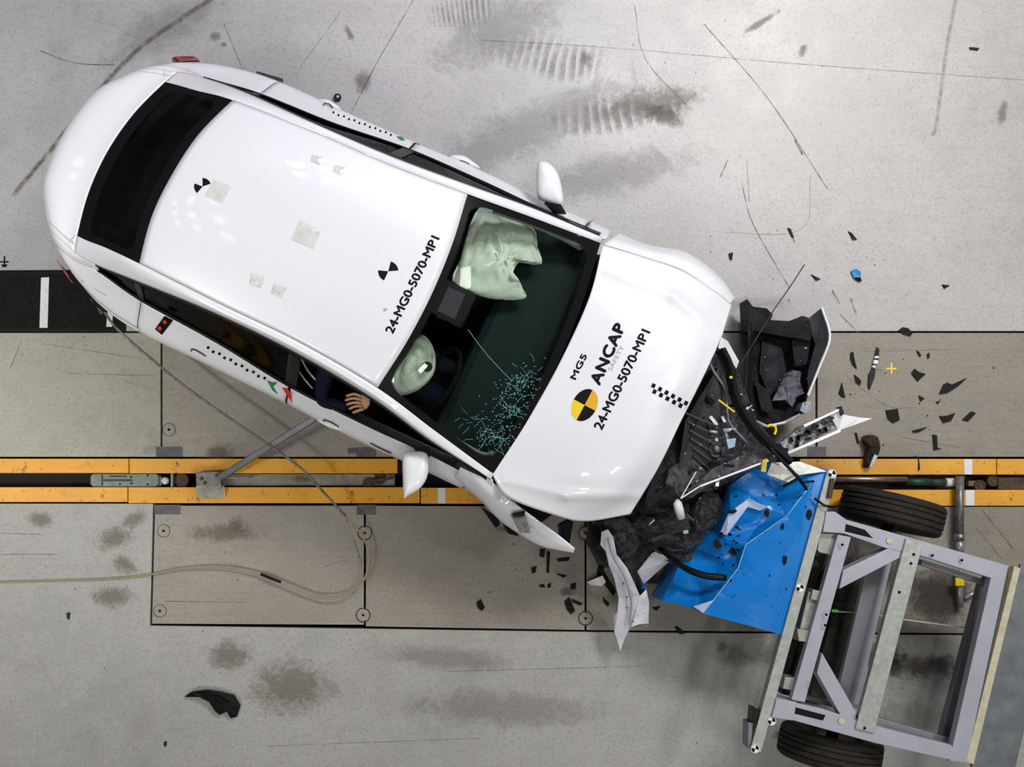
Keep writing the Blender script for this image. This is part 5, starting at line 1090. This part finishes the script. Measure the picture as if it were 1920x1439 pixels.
scatter([(1560, 640), (1900, 660), (1900, 850), (1640, 855), (1570, 830)], 26, 1.2, 3.5, [BK], ('crumb on the brown floor,', [(1671, 690, 'the yellow cross'), (1636, 785, 'the white beam tip'), (1632, 848, 'the brown wiring clump'), (1785, 728, 'the largest black shard'), (1754, 830, 'the boot shaped shard'), (1642, 690, 'the striped spike'), (1720, 704, 'the star shaped shard'), (1870, 760, 'the empty floor at right edge')]), 'crumbs on the right floor')
scatter([(1380, 380), (1620, 420), (1800, 600), (1560, 620), (1390, 540)], 18, 1.0, 3.0, [BK, RS], ('crumb on the pale floor,', [(1604, 514, 'the blue clip'), (1506, 500, 'the end of the loose wire'), (1541, 577, 'the tip of the torn shell'), (1376, 561, 'the front wing corner'), (1700, 620, 'the shard on the floor seam'), (1480, 437, 'the brown sliver')]), 'crumbs above the torn shell')
scatter([(900, 990), (1060, 1045), (1230, 1100), (1240, 1180), (900, 1160)], 30, 1.0, 3.5, [BK, BK, WT], ('crumb on the floor,', [(900, 1135, 'the lone oval shard'), (1068, 1135, 'the long black shard'), (1118, 1090, 'the small white shard'), (1098, 1160, 'the lower floor anchor'), (1000, 1070, 'the round chip below the wing'), (1183, 1150, 'the ragged white bumper piece'), (1050, 1050, 'the row of crumbs below the wing tip'), (960, 1040, 'the torn wing')]), 'crumbs below the car front')
scatter([(1380, 930), (1530, 900), (1470, 1180), (1260, 1120), (1330, 1030)], 34, 1.5, 4.5, [BK], ('crumb on the blue barrier,', [(1500, 900, 'the forked black bracket'), (1385, 950, 'the pale bright fold'), (1362, 1084, 'the end of the black hose'), (1465, 1180, 'the lower right barrier corner'), (1262, 1120, 'the lower left barrier corner'), (1500, 1060, 'the face plate edge'), (1384, 1066, 'the bend of the long crease'), (1435, 1000, 'the upper part of the long crease'), (1330, 1140, 'the lower end of the crease')]), 'crumbs on the blue barrier')
for x_, y_, a_, b_, rot_, lb_ in ((1437, 963, 5, 9, 0, 'slim black chip just above the long crease of the barrier'), (1467, 988, 3.5, 7, 0, 'upright black chip below the long crease near middle of barrier'), (1471, 1050, 5, 11, 0, 'black spike shaped shard standing on the flat part of the barrier'), (1517, 965, 6, 11, 0, 'black leaf shaped shard near the face plate on the barrier'), (1374, 1036, 9, 8, 0, 'roundest black lump on the barrier, above the hose end'), (1372, 960, 13, 6, .5, 'jagged black shard on the pale bright fold'), (1345, 1020, 12, 12, 0, 'black torn clump at the dark corner of the barrier')):
    loc, nrm = ground_at(x_, y_); o_ = [(x_ + a_ * math.cos(t + rot_) * random.uniform(.5, 1), y_ + b_ * math.sin(t) * random.uniform(.6, 1)) for t in [k * .785 for k in range(8)]]
    g = shard_geo(o_, loc.z + .001, .014, M_DEBRIS); tag(g.obj('plastic_shard', M_DEBRIS), lb_, 'debris', 'shards on the blue barrier')
scatter([(1300, 1010), (1345, 955), (1400, 1000), (1370, 1060), (1290, 1060)], 20, 3, 9, [BK, BK, BL], ('torn chunk at the barrier corner,', [(1374, 1036, 'the roundest black lump'), (1345, 1020, 'the black torn clump'), (1320, 1078, 'the black hose'), (1310, 1000, 'the bay edge'), (1360, 975, 'the pale fold')]), 'chunks on the barrier corner')
scatter(BAY, 100, 2, 8, [GY, (M_BLACK, 'black'), DG, DG, LG], ('scrap in the crushed engine bay,', BAYM), 'scraps in the engine bay')
scatter(BAY, 64, 1, 2.6, [WT], ('chip in the crushed engine bay,', BAYM), 'white chips in the engine bay')
SHM = [(1478, 725, 'the lilac panel'), (1510, 765, 'the end tab'), (1541, 590, 'the upper painted tip'), (1420, 632, 'the loose wire'), (1450, 780, 'the lower lip')]
scatter([(1405, 610), (1540, 610), (1510, 760), (1420, 780)], 26, 1.5, 6, [GY, BK, LG], ('scrap in the torn black shell,', SHM), 'scraps in the black shell')
scatter([(1150, 1010), (1200, 1110), (1213, 1165), (1160, 1170), (1160, 1100)], 12, 1.5, 4.5, [BK, BL], ('scrap on the ragged white piece,', [(1140, 1010, 'its upper end'), (1175, 1080, 'its narrow waist'), (1205, 1120, 'its right edge'), (1165, 1180, 'its lower point')]), 'scraps on the bumper piece')
